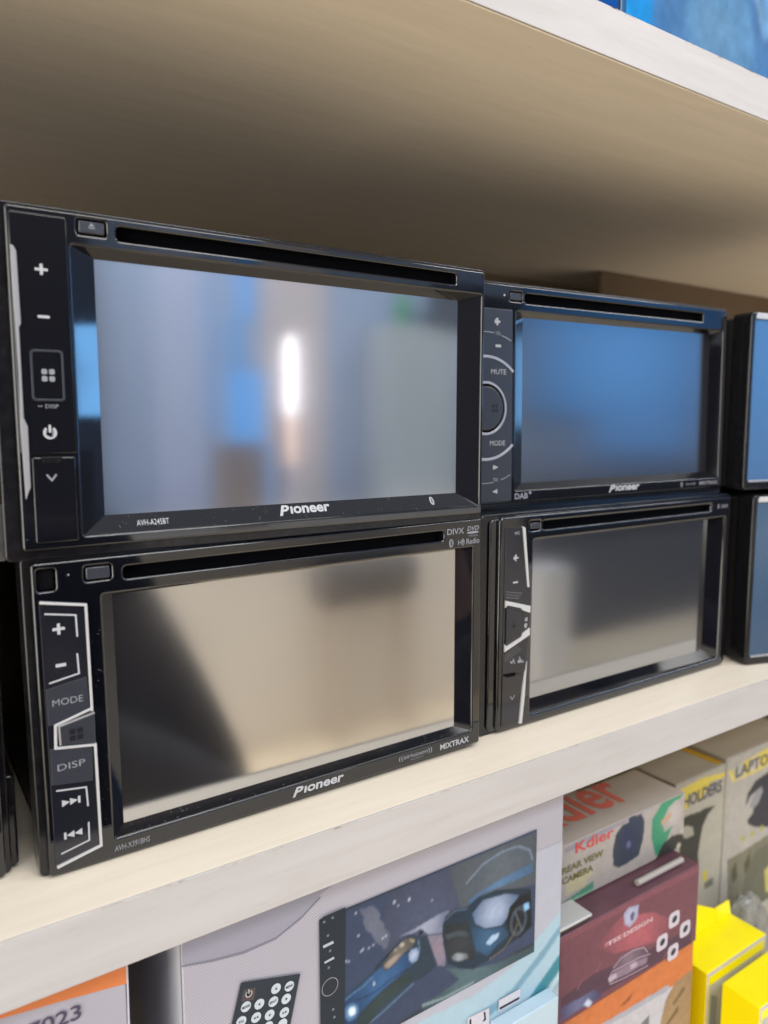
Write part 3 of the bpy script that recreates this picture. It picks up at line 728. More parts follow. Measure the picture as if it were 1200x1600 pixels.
# the right car
add2([(154.1, -47.8), (162.9, -42.6), (173.3, -40.4), (182.8, -41.1), (189.8, -44.8), (191.7, -51.5), (170.9, -52.8), (155.5, -55.5)], (78,88,98), (92,102,112))
add2([(155.5, -55.5), (170.9, -53.0), (191.7, -51.7), (191.8, -56.4), (176.3, -56.3), (163.1, -55.7), (155.5, -58.6)], (70,100,134), (88,122,158))
add2(ribbon_poly([(153.9, -48.1), (162.9, -42.6), (173.3, -40.6), (182.8, -41.1), (189.8, -45.2), (191.7, -50.4)], 0.8), (120,136,158))
add2([(141.8, -61.5), (143.2, -58.0), (148.1, -56.8), (154.3, -58.3), (160.6, -56.3), (171.0, -56.8), (184.6, -61.0), (191.0, -63.5), (192.5, -81.6), (185.2, -84.0), (177.0, -85.2), (167.6, -87.3), (158.5, -87.5), (150.9, -84.0), (144.7, -79.2), (142.2, -69.7)], (34,46,58), (36,58,78))
add2([(157.5, -62.5), (163.2, -58.6), (176.4, -60.6), (184.0, -64.0), (180.0, -70.1), (174.0, -74.2), (164.7, -71.8), (159.2, -67.5)], (58,88,122), (164,178,206))
add2([(156.7, -67.4), (164.7, -72.5), (175.4, -75.6), (178.5, -80.4), (171.5, -82.4), (166.2, -85.0), (159.9, -80.0), (157.6, -71.9)], (38,64,90), (58,96,130))
add2([(142.8, -61.9), (155.0, -64.6), (157.8, -76.2), (159.5, -83.7), (150.8, -80.8), (144.6, -75.9)], (34,40,46), (52,58,64))
add2([(146.3, -76.8), (149.5, -76.5), (155.2, -79.3), (155.9, -81.7), (150.8, -80.8), (147.3, -78.7)], (70,76,84), (150,156,166))
add2([(143.3, -66.1), (150.7, -67.2), (155.1, -69.8), (155.5, -71.7), (149.4, -69.0), (144.1, -68.3)], (66,78,88))
add2([(176.7, -73.7), (178.6, -67.4), (184.7, -64.5), (190.9, -65.5), (191.7, -81.2), (185.2, -84.4), (178.9, -80.8)], (22,28,36))
for k_ in (0, 1):
    q_ = [(183.9, -76.0), (183.9, -76.0)][k_]
    add2(disc(q_[0], q_[1], 5.2 - 1.6 * k_, 7.0 - 2.0 * k_, 18), ((66,76,90),(30,36,44))[k_])
add2(ribbon_poly([(181.6, -70.7), (183.9, -76.0), (186.3, -81.5)], 0.6), (96,104,116))
add2([(186.5, -69.3), (189.9, -69.5), (190.6, -73.0), (187.5, -73.0)], (90,140,190), (150,196,232))
add2([(165.1, -78.8), (168.4, -76.5), (173.0, -77.1), (171.7, -79.3), (167.5, -80.6)], (170,196,224))
add2(ribbon_poly([(167.1, -87.1), (175.6, -85.7), (181.0, -81.4), (183.6, -76.4)], 0.5), (118,104,84))
add2(ribbon_poly([(142.1, -60.0), (148.1, -57.6), (154.9, -59.2)], 0.6), (84,104,128))
for q_ in [(118.3, -42.9), (118.6, -42.3), (125.5, -43.9), (125.2, -44.4), (120.2, -44.6), (103.4, -56.5), (104.2, -56.1), (106.8, -56.6), (108.9, -56.2), (113.1, -55.3), (114.5, -54.9), (95.5, -56.9), (97.0, -57.8), (98.0, -58.3), (101.2, -40.4), (102.2, -49.7), (136.6, -48.6)]:
    add2(disc(*q_, 0.42, n=8), (200,204,220))
b0 = s([(85.9, -37.0), (193.9, -34.3), (195.6, -94.7)])
scn = soft_picture('stereo_screen_print', J2, WB, -0.4, (b0[0][0], b0[1][0], b0[2][1], b0[0][1]), 0.36, 0.34, 1.3, (52,62,76), 0.03)
J3 = []
def add3(pts, c, cc=None): add(pts, c, cc, J3)
add3([(85.9, -38.0), (87.2, -36.3), (96.6, -36.1), (95.4, -98.2), (85.6, -98.3)], (40,48,58))
add3([(87.1, -47.3), (91.3, -47.1), (91.6, -48.2), (87.3, -48.4)], (180,188,196))
add3([(87.5, -53.8), (91.5, -53.4), (91.8, -54.3), (87.8, -54.6)], (180,188,196))
for px_ in [(87.7, -38.4), (91.2, -38.1), (89.2, -44.2), (90.0, -50.5), (89.4, -56.8), (91.0, -74.0), (91.5, -77.3)]:
    add3(disc(*px_, 0.55, n=8), (112,122,134))
bs = picture('button_strip_print', J3, WB, -0.66, step=0.006)
c0 = [(89.8, -64.5)][0]; c0 = s([c0])[0]
marks('knob_ring_print', [ribbon_poly(arc(c0[0], c0[1], 3.3, a_, a_ + 40, 5), 0.3) for a_ in range(0, 360, 40)], M['inkdim'], WB, -0.78)
# remote control print
J4 = []
def add4(pts, c, cc=None): add(pts, c, cc, J4)
add4([(55.7, -48.0), (56.3, -47.9), (78.0, -54.3), (73.1, -74.7), (50.8, -66.2)], (48,56,66))
add4([(56.7, -50.9), (61.1, -51.9), (60.3, -56.1), (55.7, -54.9)], (84,74,74))
rem = picture('remote_print', J4, WB, -0.45, step=0.01)
ctr = [(68.5, -55.7), (73.6, -57.1), (57.3, -57.3), (62.2, -58.6), (67.4, -60.1), (72.3, -61.3), (55.5, -61.9), (60.9, -63.0), (65.9, -64.4), (71.5, -66.1), (65.3, -68.5), (70.7, -70.1)]
picture('remote_buttons_print', [(s(disc(x, z, 1.85, n=16)), (196,206,216)) for x, z in ctr], rem, -0.56, step=0.0)
pc = s([(58.5, -53.1)])[0]
marks('power_symbol', [ribbon_poly(arc(pc[0], pc[1], 1.1, 125, 415, 16), 0.38), rr(pc[0] - 0.2, pc[1] + 0.1, pc[0] + 0.2, pc[1] + 1.7, 0.1, 1)], M['ink'], rem, -0.62)
g = s(ctr); bl_ = []
def tri(c, d, r=0.6):
    a0 = {'u': 90, 'l': 180, 'r': 0, 'd': 270}[d]
    return [(c[0] + r * cos(radians(a0 + a)), c[1] + r * sin(radians(a0 + a))) for a in (0, 120, 240)]
bl_ += [tri(g[0], 'u'), tri(g[3], 'l'), tri(g[5], 'r'), tri(g[8], 'd')]
for k_, d_ in ((7, 'l'), (9, 'r')):
    bl_ += [tri((g[k_][0] - 0.5, g[k_][1]), d_, 0.55), tri((g[k_][0] + 0.5, g[k_][1]), d_, 0.55)]
marks('arrow_symbols', bl_, M['inkdark'], rem, -0.72)
for k_, tx in ((1, 'MENU'), (2, 'MODE'), (4, 'ENT'), (6, 'EQ')):
    hw = 1.4 if len(tx) > 2 else 0.9
    lettering('button_lettering', tx, g[k_][0] - hw, g[k_][1] - 0.45, g[k_][0] + hw, g[k_][1] + 0.5, M['inkdark'], rem, -0.72, weight=0.02)
# little white stickers
J5 = []
def add5(pts, c, cc=None): add(pts, c, cc, J5)
add5([(173.0, -108.5), (185.8, -108.6), (185.6, -114.3), (172.7, -113.8)], (206,204,214))
add5([(173.4, -112.0), (185.2, -112.3), (185.2, -113.5), (173.5, -113.3)], (50,54,62))
add5([(155.4, -108.6), (167.5, -109.3), (167.7, -117.4), (155.5, -115.1)], (206,204,214))
add5([(156.5, -109.7), (157.5, -109.6), (157.6, -114.3), (156.5, -113.8)], (40,44,50))
add5([(164.3, -109.8), (165.3, -110.0), (165.8, -114.1), (163.6, -114.3), (164.7, -113.0)], (40,44,50))
picture('sticker_print', J5, WB, -0.5, step=0.01)

# pale blue carton in front of it
LB, s = carton('slim_carton', 'pale blue slim carton standing in front of the white car picture carton', 168.0, 202.6, -22.5, 6.8, -297.8, -115.5, M['ct_blue'])

# orange and white carton, far left
OB, s = carton('number_carton', 'white carton with an orange top band and the number 7023, bottom left corner', -150.0, 18.8, -15.0, 110, -297.8, -22.5, M['ct_white'])
JO = [(s([(-24.6, -17.0), (-25.1, -25.5), (-15.7, -27.3), (1.0, -29.4), (19.1, -32.0), (19.5, -22.4), (1.6, -16.8)]), (214,128,78)), (s([(19.0, -23.8), (19.5, -23.8), (19.2, -54.5), (18.6, -54.2)]), (200,200,214))]
picture('orange_band', JO, OB, 0)
ax = s([(-9.2, -36.9), (5.5, -32.1)])
lettering('number_lettering', '7023', ax[0][0], ax[0][1], ax[1][0], ax[1][1], M['inkdark'] if False else mat('violet_ink', (0.07, 0.05, 0.10), 0.5), OB, -0.4, weight=0.015)
lettering('number_lettering', 'A', ax[0][0] - 4.6, ax[0][1], ax[0][0] - 0.8, ax[1][1], bpy.data.materials['violet_ink'], OB, -0.4, weight=0.015)

# maroon carton
MR, s = carton('maroon_carton', 'maroon carton printed with a silver car, a shield and four white valve caps', 216.0, 325.2, -10.0, 75, -146.4, -101.0, M['ct_maroon'])
J = []
add = lambda pts, c, cc=None: J.append((s(pts), c, cc) if cc else (s(pts), c))
add([(216.6, -99.5), (254.7, -100.2), (324.7, -101.8), (324.4, -105.4), (254.9, -104.0), (216.8, -103.4)], (132,80,92))
add([(217.8, -132.0), (241.9, -129.4), (276.4, -133.7), (320.4, -137.0), (320.5, -146.9), (256.8, -142.9), (218.1, -142.1)], (84,58,76))
add([(218.0, -137.0), (228.6, -137.6), (241.3, -137.7), (247.3, -144.1), (228.8, -143.8), (218.2, -144.1)], (72,70,108), (110,112,150))
add([(259.9, -106.6), (285.6, -114.2), (308.3, -128.5), (292.1, -133.0), (255.9, -125.1), (241.3, -115.5)], (118,72,84), (176,96,108))
add([(261.8, -106.0), (265.6, -104.0), (273.7, -105.4), (273.1, -112.5), (267.2, -115.4), (263.1, -112.1)], (150,150,182), (186,188,214))
add([(266.9, -108.7), (268.8, -107.3), (270.9, -108.8), (269.6, -112.5), (267.5, -111.7)], (96,96,120))
add([(247.9, -116.2), (285.8, -117.1), (286.5, -119.1), (248.4, -118.5)], (176,118,130))
for a in [(255.9, -125.1), (241.9, -129.4), (228.4, -132.8), (295.6, -145.5)]:
    add([a, (a[0]+3.8, a[1]+4.2), (a[0]+4.4, a[1]+4.2), (a[0]+.9, a[1])], (150,96,110))
add([(254.3, -132.0), (260.0, -128.2), (271.0, -128.6), (280.4, -131.1), (282.8, -137.1), (268.9, -136.9), (255.5, -136.7)], (96,72,88), (128,108,124))
add([(252.6, -135.4), (268.9, -136.2), (282.9, -137.9), (282.0, -141.1), (264.1, -140.5), (252.8, -139.0)], (142,122,140))
add([(251.7, -136.4), (257.5, -136.2), (258.6, -138.8), (252.8, -139.7)], (186,170,186)); add([(268.4, -136.7), (273.5, -136.7), (274.6, -139.4), (269.5, -139.3)], (186,170,186))
add([(233.3, -142.5), (236.8, -140.7), (240.7, -144.6), (238.0, -146.0)], (120,130,170), (210,220,240))
add([(280.8, -120.5), (284.5, -129.9), (281.3, -129.3), (276.6, -119.5)], (176,92,104))
caps = [(304.2, -125.4), (314.4, -135.0), (294.4, -134.7), (304.4, -144.4)]
for x_, z_ in caps:
    J.append((s([(a, b) for a, b in rr(x_ - 4.6, z_ - 4.4, x_ + 4.6, z_ + 4.4, 2.4, 3)]), (206,198,210)))
for x_, z_ in caps:
    J.append((s(disc(x_ + 0.3, z_, 2.3, 1.9, 12, 0.5)), (46,50,60)))
picture_keep = [it for it in J if len(it[0]) > 11]
soft_picture('front_print', [it for it in J if len(it[0]) <= 11], MR, -0.12, (-54.2, 54.2, 0.4, 45.0), 0.42, 0.32, 1.25, (116,72,84), 0.03)
for it in picture_keep: picture('valve_cap_print' if it[1][0] > 100 else 'valve_print', [it], MR, -0.12 if it[1][0] > 100 else -0.18)
tt = s([(249.9, -118.4), (284.9, -119.2)])
lettering('front_lettering', 'TSS DESIGN', tt[0][0], tt[0][1] - 0.2, tt[1][0], tt[0][1] + 2.2, mat('pink_ink', C(214, 178, 186), 0.5), MR, -0.4, weight=0.02)
for q_ in ([(255.3, -132.5), (261.1, -129.7), (270.0, -129.2), (279.3, -131.3), (282.7, -135.6)], [(251.7, -137.1), (254.5, -134.2), (263.8, -134.7), (276.5, -135.5), (284.9, -137.3)], [(252.8, -140.4), (264.2, -141.9), (283.2, -143.1)]):
    marks('car_line_print', [ribbon_poly([(a[0] - 270.6, a[1] + 146.4) for a in q_], 0.5)], mat('mauve_ink', C(176, 152, 170), 0.5), MR, -0.2)
# darker panel on top of the maroon carton
box('top_panel', -54.2, 54.2, 0.6, 74, 45.45, 45.7, mat('dark_maroon_card', C(92, 62, 74), 0.4, noise=0.1, nscale=80), MR)

# orange carton under it
OC, s = carton('orange_carton', 'orange carton with a white label and a brown round print under the maroon carton', 216.0, 325.0, -9.0, 80, -297.8, -147.0, M['ct_orange'])
J = []
add([(244.6, -163.1), (306.7, -166.3), (327.2, -169.7), (332.0, -233.2), (245.7, -187.6)], (196,194,200))
add([(244.5, -160.9), (303.7, -163.9), (304.5, -167.2), (246.5, -164.0)], (170,172,184))
add([(300.0, -200.9), (297.8, -183.0), (301.5, -171.9), (309.4, -164.9), (321.5, -164.1), (326.2, -164.6), (331.4, -232.9), (304.5, -218.7)], (150,122,92), (166,136,100))
for a in [(302.5, -186.8), (303.5, -202.7), (307.4, -176.9)]:
    add([a, (a[0]+9, a[1]+5.5), (a[0]+11, a[1]+6), (a[0]+11, a[1]+3), (a[0]+1.5, a[1]-2)], (120,100,70))
add([(262.7, -157.6), (267.7, -156.3), (273.7, -154.0), (270.8, -157.8), (266.3, -158.6)], (150,84,50))
add([(280.1, -176.0), (287.4, -174.3), (287.9, -182.0)], (110,112,118))
soft_picture('front_print', J, OC, -0.12, (-54, 54, 90, 150.3), 0.6, 0.35, 1.3, (206,120,70), 0.03)

# camera carton
KD, s = carton('camera_carton', 'white carton with red lettering for a rear view camera, lying on the maroon carton', 220.0, 332.0, 5.0, 62, -100.1, -68.0, M['ct_kd'])
J = []
add([(234.3, -69.5), (271.4, -67.6), (328.8, -64.2), (328.9, -66.5), (271.5, -70.5), (234.4, -72.2)], (150,146,158))
add([(235.9, -88.2), (255.1, -86.8), (255.7, -90.5), (251.9, -91.2), (250.1, -94.8), (236.1, -95.1)], (186,180,150))
add([(234.4, -97.9), (256.3, -94.2), (256.7, -101.4), (246.2, -103.0), (234.6, -104.1)], (84,140,116))
add([(234.4, -98.6), (256.5, -98.5), (256.6, -99.6), (234.5, -100.0)], (140,180,158))
add([(283.0, -65.5), (287.6, -64.0), (288.5, -69.3), (293.3, -69.3), (296.2, -73.9), (295.7, -83.2), (292.4, -92.4), (285.1, -93.6), (275.8, -94.0), (271.5, -91.1), (270.6, -82.9), (272.7, -74.4), (277.6, -71.0), (282.8, -70.5)], (62,72,82), (50,58,84))
add([(281.3, -82.2), (284.4, -81.0), (285.7, -85.1), (282.5, -85.5)], (96,104,140))
add([(307.0, -98.1), (302.9, -86.3), (302.8, -75.2), (310.7, -68.3), (322.9, -64.0), (329.9, -63.0), (330.3, -68.4), (323.5, -72.5), (320.9, -84.5), (315.7, -93.5)], (60,140,108), (70,150,116))
add([(311.5, -80.1), (316.6, -72.7), (323.4, -70.2), (331.6, -71.1), (332.6, -84.3), (320.9, -84.5), (314.1, -86.2)], (160,150,146), (190,184,182))
add([(310.3, -79.0), (319.1, -75.7), (320.5, -78.4), (311.6, -81.6)], (196,160,130))
add([(313.4, -92.7), (321.3, -90.7), (333.2, -92.2), (334.6, -112.1), (310.8, -104.7), (307.1, -99.6)], (54,56,54))
for p_ in [(327.7, -98.9), (334.9, -99.8), (330.7, -90.7)]: add(disc(*p_, 2.0, n=8), (190,184,172))
add([(300.6, -101.9), (306.0, -100.8), (314.1, -102.8), (316.6, -106.7), (311.0, -107.8), (303.0, -105.0)], (150,142,150))
soft_picture('front_print', J, KD, -0.12, (-55.6, 55.6, 0.4, 31.8), 0.55, 0.35, 1.3, (172,166,162), 0.02)
red = mat('red_ink', C(206, 70, 70), 0.5); khaki = mat('olive_ink', C(110, 104, 60), 0.5)
a = s([(242.2, -74.1), (270.6, -73.0)])
lettering('brand_lettering', 'Kdier', a[0][0], a[0][1] - 0.6, a[1][0], a[0][1] + 5.2, red, KD, -0.4, weight=0.01)
a = s([(233.8, -82.1), (263.1, -81.8)])
lettering('front_lettering', 'REAR VIEW', a[0][0] - 1, a[0][1] - 0.6, a[1][0], a[0][1] + 3.0, khaki, KD, -0.4, weight=0.03)
a = s([(234.0, -87.6), (255.5, -86.9)])
lettering('front_lettering', 'CAMERA', a[0][0] - 1, a[0][1] - 0.6, a[1][0], a[0][1] + 3.0, khaki, KD, -0.4, weight=0.03)
lettering('top_lettering', 'Kdier', -46, 12, 28, 44, mat('dull_red_ink', C(190, 96, 84), 0.5), KD, plane=lambda x, z: (x, z, 32.3), weight=0.02)
mesh_obj('top_strip', [(6, 34, 32.25), (56, 34, 32.25), (56, 60, 32.25), (6, 60, 32.25)], [(0, 1, 2, 3)], mat('green_brown_print', C(96, 92, 66), 0.5, noise=0.4, nscale=60), KD)

# rolled paper and a leaflet on the maroon carton
rl = thing('paper_roll', 'thin rolled white leaflet lying on the front edge of the maroon carton', 'paper', (298, -4.5, -98.6), (0, 0, 0))
bm = bmesh.new()
bmesh.ops.create_cone(bm, cap_ends=True, segments=18, radius1=1.6 * MM, radius2=1.6 * MM, depth=38 * MM)
bmesh.ops.rotate(bm, verts=bm.verts[:], cent=(0, 0, 0), matrix=Matrix.Rotation(radians(90), 3, 'Y'))
me = bpy.data.meshes.new('roll'); bm.to_mesh(me); bm.free(); me.materials.append(M['ct_kd'])
link(bpy.data.objects.new('roll', me), rl)
lf = thing('silver_case', 'flat silver grey case lying at the left end of the maroon carton', 'case', (228, -9.4, -100.2), (0, 0, 0))
box('case_lid', -11.5, 11.0, 0, 13.5, 1.6, 3.0, mat('silver_card', (0.55, 0.57, 0.6), 0.3, metal=0.3), lf, 0.3)
box('case_base', -11.5, 10.6, 0.5, 13.3, 0, 1.5, M['gloss_side'], lf, 0.2)

# holder cartons behind
def holder_box(label, x0, x1, z1, word, wx):
    t, s = carton('holder_carton', label, x0, x1, 60.0, 110, -297.8, z1, M['ct_cream'], 'yellow and cream holder cartons')
    return t, s
HA, s = holder_box('cream and yellow carton lettered HOLDERS with a dark camera print', 404.0, 463.0, -106.5, 'HOLDERS', 0)
J = []
add([(407.3, -112.0), (425.4, -110.6), (436.6, -110.3), (464.3, -113.5), (464.6, -116.5), (444.8, -115.9), (437.6, -122.6), (434.9, -126.6), (428.8, -126.7), (426.8, -119.5), (420.9, -119.6), (420.0, -127.9), (408.3, -127.2)], (226,206,90))
add([(411.7, -133.8), (418.9, -133.2), (432.4, -134.5), (441.6, -134.3), (452.6, -135.6), (443.6, -139.8), (438.0, -146.8), (435.6, -155.7), (433.5, -167.6), (435.6, -175.2), (418.9, -174.2), (411.3, -169.6)], (58,60,54))
add([(410.7, -141.0), (418.0, -140.5), (425.6, -143.9), (427.6, -150.2), (418.7, -150.2), (411.1, -145.9)], (170,166,156))
add([(440.9, -183.9), (445.3, -181.5), (446.1, -190.7), (441.5, -192.0)], (206,190,70)); add([(443.1, -192.6), (454.0, -191.5), (455.0, -202.9), (445.5, -203.5)], (112,116,104))
soft_picture('front_print', J, HA, -0.15, (-29, 29, 100, 190.8), 0.7, 0.4, 1.3, (180,176,165), 0.02)
a = s([(427.2, -125.3), (457.9, -122.5)])
lettering('front_lettering', 'HOLDERS', a[0][0] - 0.45 * (a[1][0] - a[0][0]), a[0][1] - 1.5, a[1][0] + 1, a[0][1] + 8, mat('slate_ink', (0.08, 0.08, 0.11), 0.5), HA, -0.4, weight=0.03)
mesh_obj('top_stripe', [(22, 2, 191.45), (29, 2, 191.45), (29, 108, 191.45), (22, 108, 191.45)], [(0, 1, 2, 3)], mat('mustard_print', C(200, 160, 20), 0.5), HA)
HB, s = holder_box('cream carton with a black headset print and yellow lettering strip, right edge', 464.0, 560.0, -103.5, 'LAPTOP', 0)
J = []
add([(466.8, -114.2), (484.7, -112.0), (519.1, -108.6), (546.4, -105.9), (547.9, -120.0), (520.6, -123.4), (492.6, -124.1), (472.5, -123.6)], (226,208,96))
add([(471.5, -112.5), (484.7, -112.0), (489.0, -122.2), (475.8, -123.5)], (186,184,176)); add([(493.3, -113.2), (505.2, -111.2), (507.9, -121.1), (495.8, -122.0)], (196,190,190))
add([(491.6, -149.2), (494.0, -138.7), (503.6, -131.2), (521.1, -128.8), (549.1, -131.0), (555.0, -183.4), (525.9, -175.3), (507.4, -169.5), (496.4, -164.0), (496.0, -159.8), (502.6, -156.6), (503.7, -149.7), (509.7, -139.1), (497.7, -141.8)], (58,56,66))
add([(496.9, -150.8), (502.9, -141.3), (513.1, -138.0), (515.4, -142.8), (509.1, -151.3), (504.0, -152.9)], (150,150,156))
for p_ in [(490.4, -173.4), (503.4, -174.0), (516.7, -173.5)]: add(disc(*p_, 2.6, n=8), (176,168,84))
add([(471.3, -184.4), (491.4, -184.1), (526.6, -181.9), (555.0, -183.4), (567.3, -294.4), (477.6, -257.1)], (126,124,106))
add([(498.3, -202.0), (509.4, -190.1), (527.4, -189.7), (545.6, -229.6), (517.6, -273.7), (481.1, -258.5)], (108,108,92))
add([(477.1, -194.6), (483.4, -189.1), (486.3, -203.0), (479.8, -205.9)], (86,84,66)); add([(494.2, -195.4), (502.1, -187.7), (503.2, -198.5), (496.8, -204.6)], (86,84,66))
add([(524.1, -211.1), (538.3, -205.2), (541.9, -239.3), (527.8, -229.7)], (196,190,110))
soft_picture('front_print', J, HB, -0.15, (-47.5, 47.5, 60, 193.8), 0.7, 0.4, 1.3, (180,176,170), 0.03)
a = s([(476.3, -119.7), (519.6, -113.9)]); lettering('front_lettering', 'LAPTOP', a[0][0], a[0][1] - 2, a[1][0] + 8, a[0][1] + 7, bpy.data.materials['slate_ink'], HB, -0.4, weight=0.02)

# crumpled clear bag and parts behind the yellow bins: a grey bundle
gb = thing('cable_bundle', 'grey plastic bag of cables between the yellow bins and the cream cartons', 'bag', (470, 44, -297.5))
bm = bmesh.new(); bmesh.ops.create_icosphere(bm, subdivisions=4, radius=1)
from mathutils import noise as mn
for v in bm.verts:
    d = 1 + 0.22 * mn.noise(v.co * 2.6) + 0.08 * mn.noise(v.co * 8)
    v.co = Vector((v.co.x * 34 * d, v.co.y * 13 * min(1.05, d), 46 + v.co.z * 46 * d)) * MM
me = bpy.data.meshes.new('bag'); bm.to_mesh(me); bm.free(); me.materials.append(mat('grey_film', (0.22, 0.22, 0.2), 0.25, noise=0.35, nscale=40, bump=0.6))
link(bpy.data.objects.new('bag', me), gb)

# yellow bins
def yellow_bin(label, x0, x1, y0, y1, zt, flap):
    t = thing('yellow_carton', label, 'box', ((x0 + x1) / 2, y0, -297.8), None, 'small yellow cartons')
    hw = (x1 - x0) / 2; h = zt + 297.8; d = y1 - y0
    box('carton_body', -hw, hw, 0, d, 0, h, M['ct_yellow'], t, 0.35)
    picture('white_border', [([(-hw + .2, 3), (-hw + 2.0, 3), (-hw + 2.0, h - 3.2), (hw - 2, h - 3.2), (hw - 2, 3), (hw - .2, 3), (hw - .2, h - .4), (-hw + .2, h - .4)], (214,208,206)), ([(-hw + 3.0, 3), (hw - 3, 3), (hw - 3, h - 9.0), (-hw + 3, h - 9.0)], (196,196,188)), ([(-hw + 5, 10), (-hw + 12, 10), (-hw + 12, h - 20), (-hw + 5, h - 16)], (150,152,150))], t, 0)
    if flap:
        for pts_ in ([(hw - 16.6, -1, 0), (hw, -1, 0), (hw, 9.0, 2.0), (hw - 16.6, 9.8, 1.2)], [(-hw, -1, 0), (hw - 17.2, -1, 0), (hw - 17.2, 9.6, 1.0), (hw - 33, 17.0, 3.0), (-hw, 20.0, 3.6)]):
            n_ = len(pts_)
            v = [(a, d - 0.1 + c, h + b) for a, b, c in pts_] + [(a, d + 0.5 + c, h + b) for a, b, c in pts_]
            f = [tuple(range(n_)), tuple(range(2 * n_ - 1, n_ - 1, -1))] + [(q, q + n_, (q + 1) % n_ + n_, (q + 1) % n_) for q in range(n_)]
            mesh_obj('lid_flap', v, f, M['ct_yellow'], t)
    return t
yellow_bin('bright yellow carton with a raised pointed lid flap, beside the maroon carton', 359.3, 423.6, 3.0, 27.2, -190.0, True)
yellow_bin('bright yellow carton in front, cut by the bottom right corner', 361.6, 440.0, -28.6, -5.5, -191.5, False)

# ------------------------------------------------------------------ top shelf packs
def blue_pack(label, x0, x1, rgb, rgb2, arcs):
    t = thing('blue_pack', label, 'package', ((x0 + x1) / 2, -24.0, 295.7), None, 'blue packs on the top shelf')
    hw = (x1 - x0) / 2
    box('pack_body', -hw, hw, 0, 90, 0, 175, mat('blue_pack_film', C(*rgb, 0.5), 0.12), t, 2.0)
    its = [([(-hw + 3, 3), (hw - 3, 3), (hw - 3, 172), (-hw + 3, 172)], rgb, rgb2)]
    if arcs:
        o = -hw
        its.append(([(o + 2, 2), (o + 20, 2), (o + 20, 60), (o + 2, 60)], (40, 150, 226)))
        its.append(([(o + 20, 2), (hw - 2, 2), (hw - 2, 120), (o + 20, 120)], (72, 120, 176), (88, 140, 192)))
        its.append((disc(o + 66, 18, 36, 30, 30), (84, 130, 182)))
        its.append((disc(o + 66, 16, 26, 24, 30), (98, 146, 192), (108, 158, 202)))
        its.append(([(o + 50, 4), (o + 72, 4), (o + 72, 24), (o + 50, 24)], (106, 150, 190)))
        its.append((ribbon_poly(arc(o + 66, 16, 34, 10, 60, 12), 2.5), (150, 184, 214)))
        its.append(([(o + 100, 20), (o + 109, 26), (o + 109, 60), (o + 96, 50)], (118, 170, 220)))
    po = soft_picture('pack_print', its, t, -0.1, (-hw + 2, hw - 2, 2, 120), 1.2, 1.8, 0.75, rgb, 0.05, 5); po.data.materials[0] = M['print_matt']
    return t
blue_pack('dark blue pack on the top shelf, left of the brighter blue pack', 150, 221.2, (20, 80, 160), (24, 90, 180), False)
blue_pack('bright blue pack with pale round print on the top shelf, upper right corner', 222.4, 333.5, (70, 130, 190), (80, 140, 200), True)
blue_pack('deep blue pack at the right end of the top shelf', 334.6, 430, (36, 84, 156), (50, 100, 170), False)

# ------------------------------------------------------------------ the shop side that the screens reflect
fl = mesh_obj('floor', [(-4000, -5200, -1000), (9000, -5200, -1000), (9000, 400, -1000), (-4000, 400, -1000)], [(0, 1, 2, 3)], mat('beige_tiles', (0.90, 0.77, 0.58), 0.5, noise=0.05, nscale=3)); fl['kind'] = 'structure'
wl = box('wall', -4000, 9000, -2720, -2700, -1000, 1700, mat('grey_wall_paint', (0.30, 0.40, 0.60), 0.8, noise=0.05, nscale=2)); wl['kind'] = 'structure'
def panel(name, label, cat, x0, x1, y0, y1, z0, z1, m_, part='panel'):
    t = thing(name, label, cat, ((x0 + x1) / 2, (y0 + y1) / 2, z0))
    hx_, hy = (x1 - x0) / 2, (y1 - y0) / 2
    box(part, -hx_, hx_, -hy, hy, 0, z1 - z0, m_, t, 3)
    return t
panel('sales_counter', 'long beige sales counter across the aisle from the stereos', 'counter', -600, 2250, -2550, -2050, -999.5, -235, mat('beige_counter', (0.90, 0.85, 0.79), 0.6, noise=0.04, nscale=4), 'counter_body')
blg = mat('blue_band_glow', (0.05, 0.2, 0.5), 0.4, emit=(0.15, 0.42, 0.90), estr=0.9)
bld = mat('dim_blue_band_glow', (0.1, 0.25, 0.5), 0.4, emit=(0.14, 0.28, 0.55), estr=0.75)
for x0_, x1_, z0_, z1_, mm_, lb_ in ((1150, 1225, 560, 900, blg, 'narrow glowing blue panel added high on the far wall'), (1100, 1190, 360, 556, bld, 'small dim glowing blue panel added below the high one'), (1105, 1270, 60, 350, blg, 'square glowing blue panel added left of the bright slit'), (1180, 1310, -230, 54, bld, 'lowest dim glowing blue panel added left of the bright slit'), (860, 1040, 100, 700, bld, 'broad dim glowing blue panel added beside the lilac door')):
    panel('blue_glow_strip', lb_, 'window', x0_, x1_, -2699, -2690, z0_, z1_, mm_, 'pane')  # glowing panels added to give the upper left screen its blue bands
panel('dark_reflection_panel', 'tall dark panel added behind the sales counter to darken a reflection', 'rack', -900, 560, -2695, -2580, -999.5, 1500, mat('dark_reflection_paint', (0.035, 0.035, 0.045), 0.6), 'panel_body')  # unseen panel added to keep the upper left faceplate reflection dark
panel('green_sign', 'small green sign high on the far wall', 'sign', 1925, 1990, -2688, -2680, 540, 720, mat('green_sign_paint', (0.05, 0.4, 0.12), 0.6), 'sign_board')
panel('black_loudspeaker', 'black loudspeaker on top of the grey cabinet', 'loudspeaker', 2040, 2260, -2600, -2480, 561, 760, mat('black_cloth', (0.04, 0.05, 0.07), 0.8), 'speaker_box')
panel('brown_carton', 'brown carton on the sales counter', 'box', 930, 1090, -2400, -2300, -234, 60, mat('brown_card', (0.20, 0.17, 0.17), 0.8), 'carton_body')
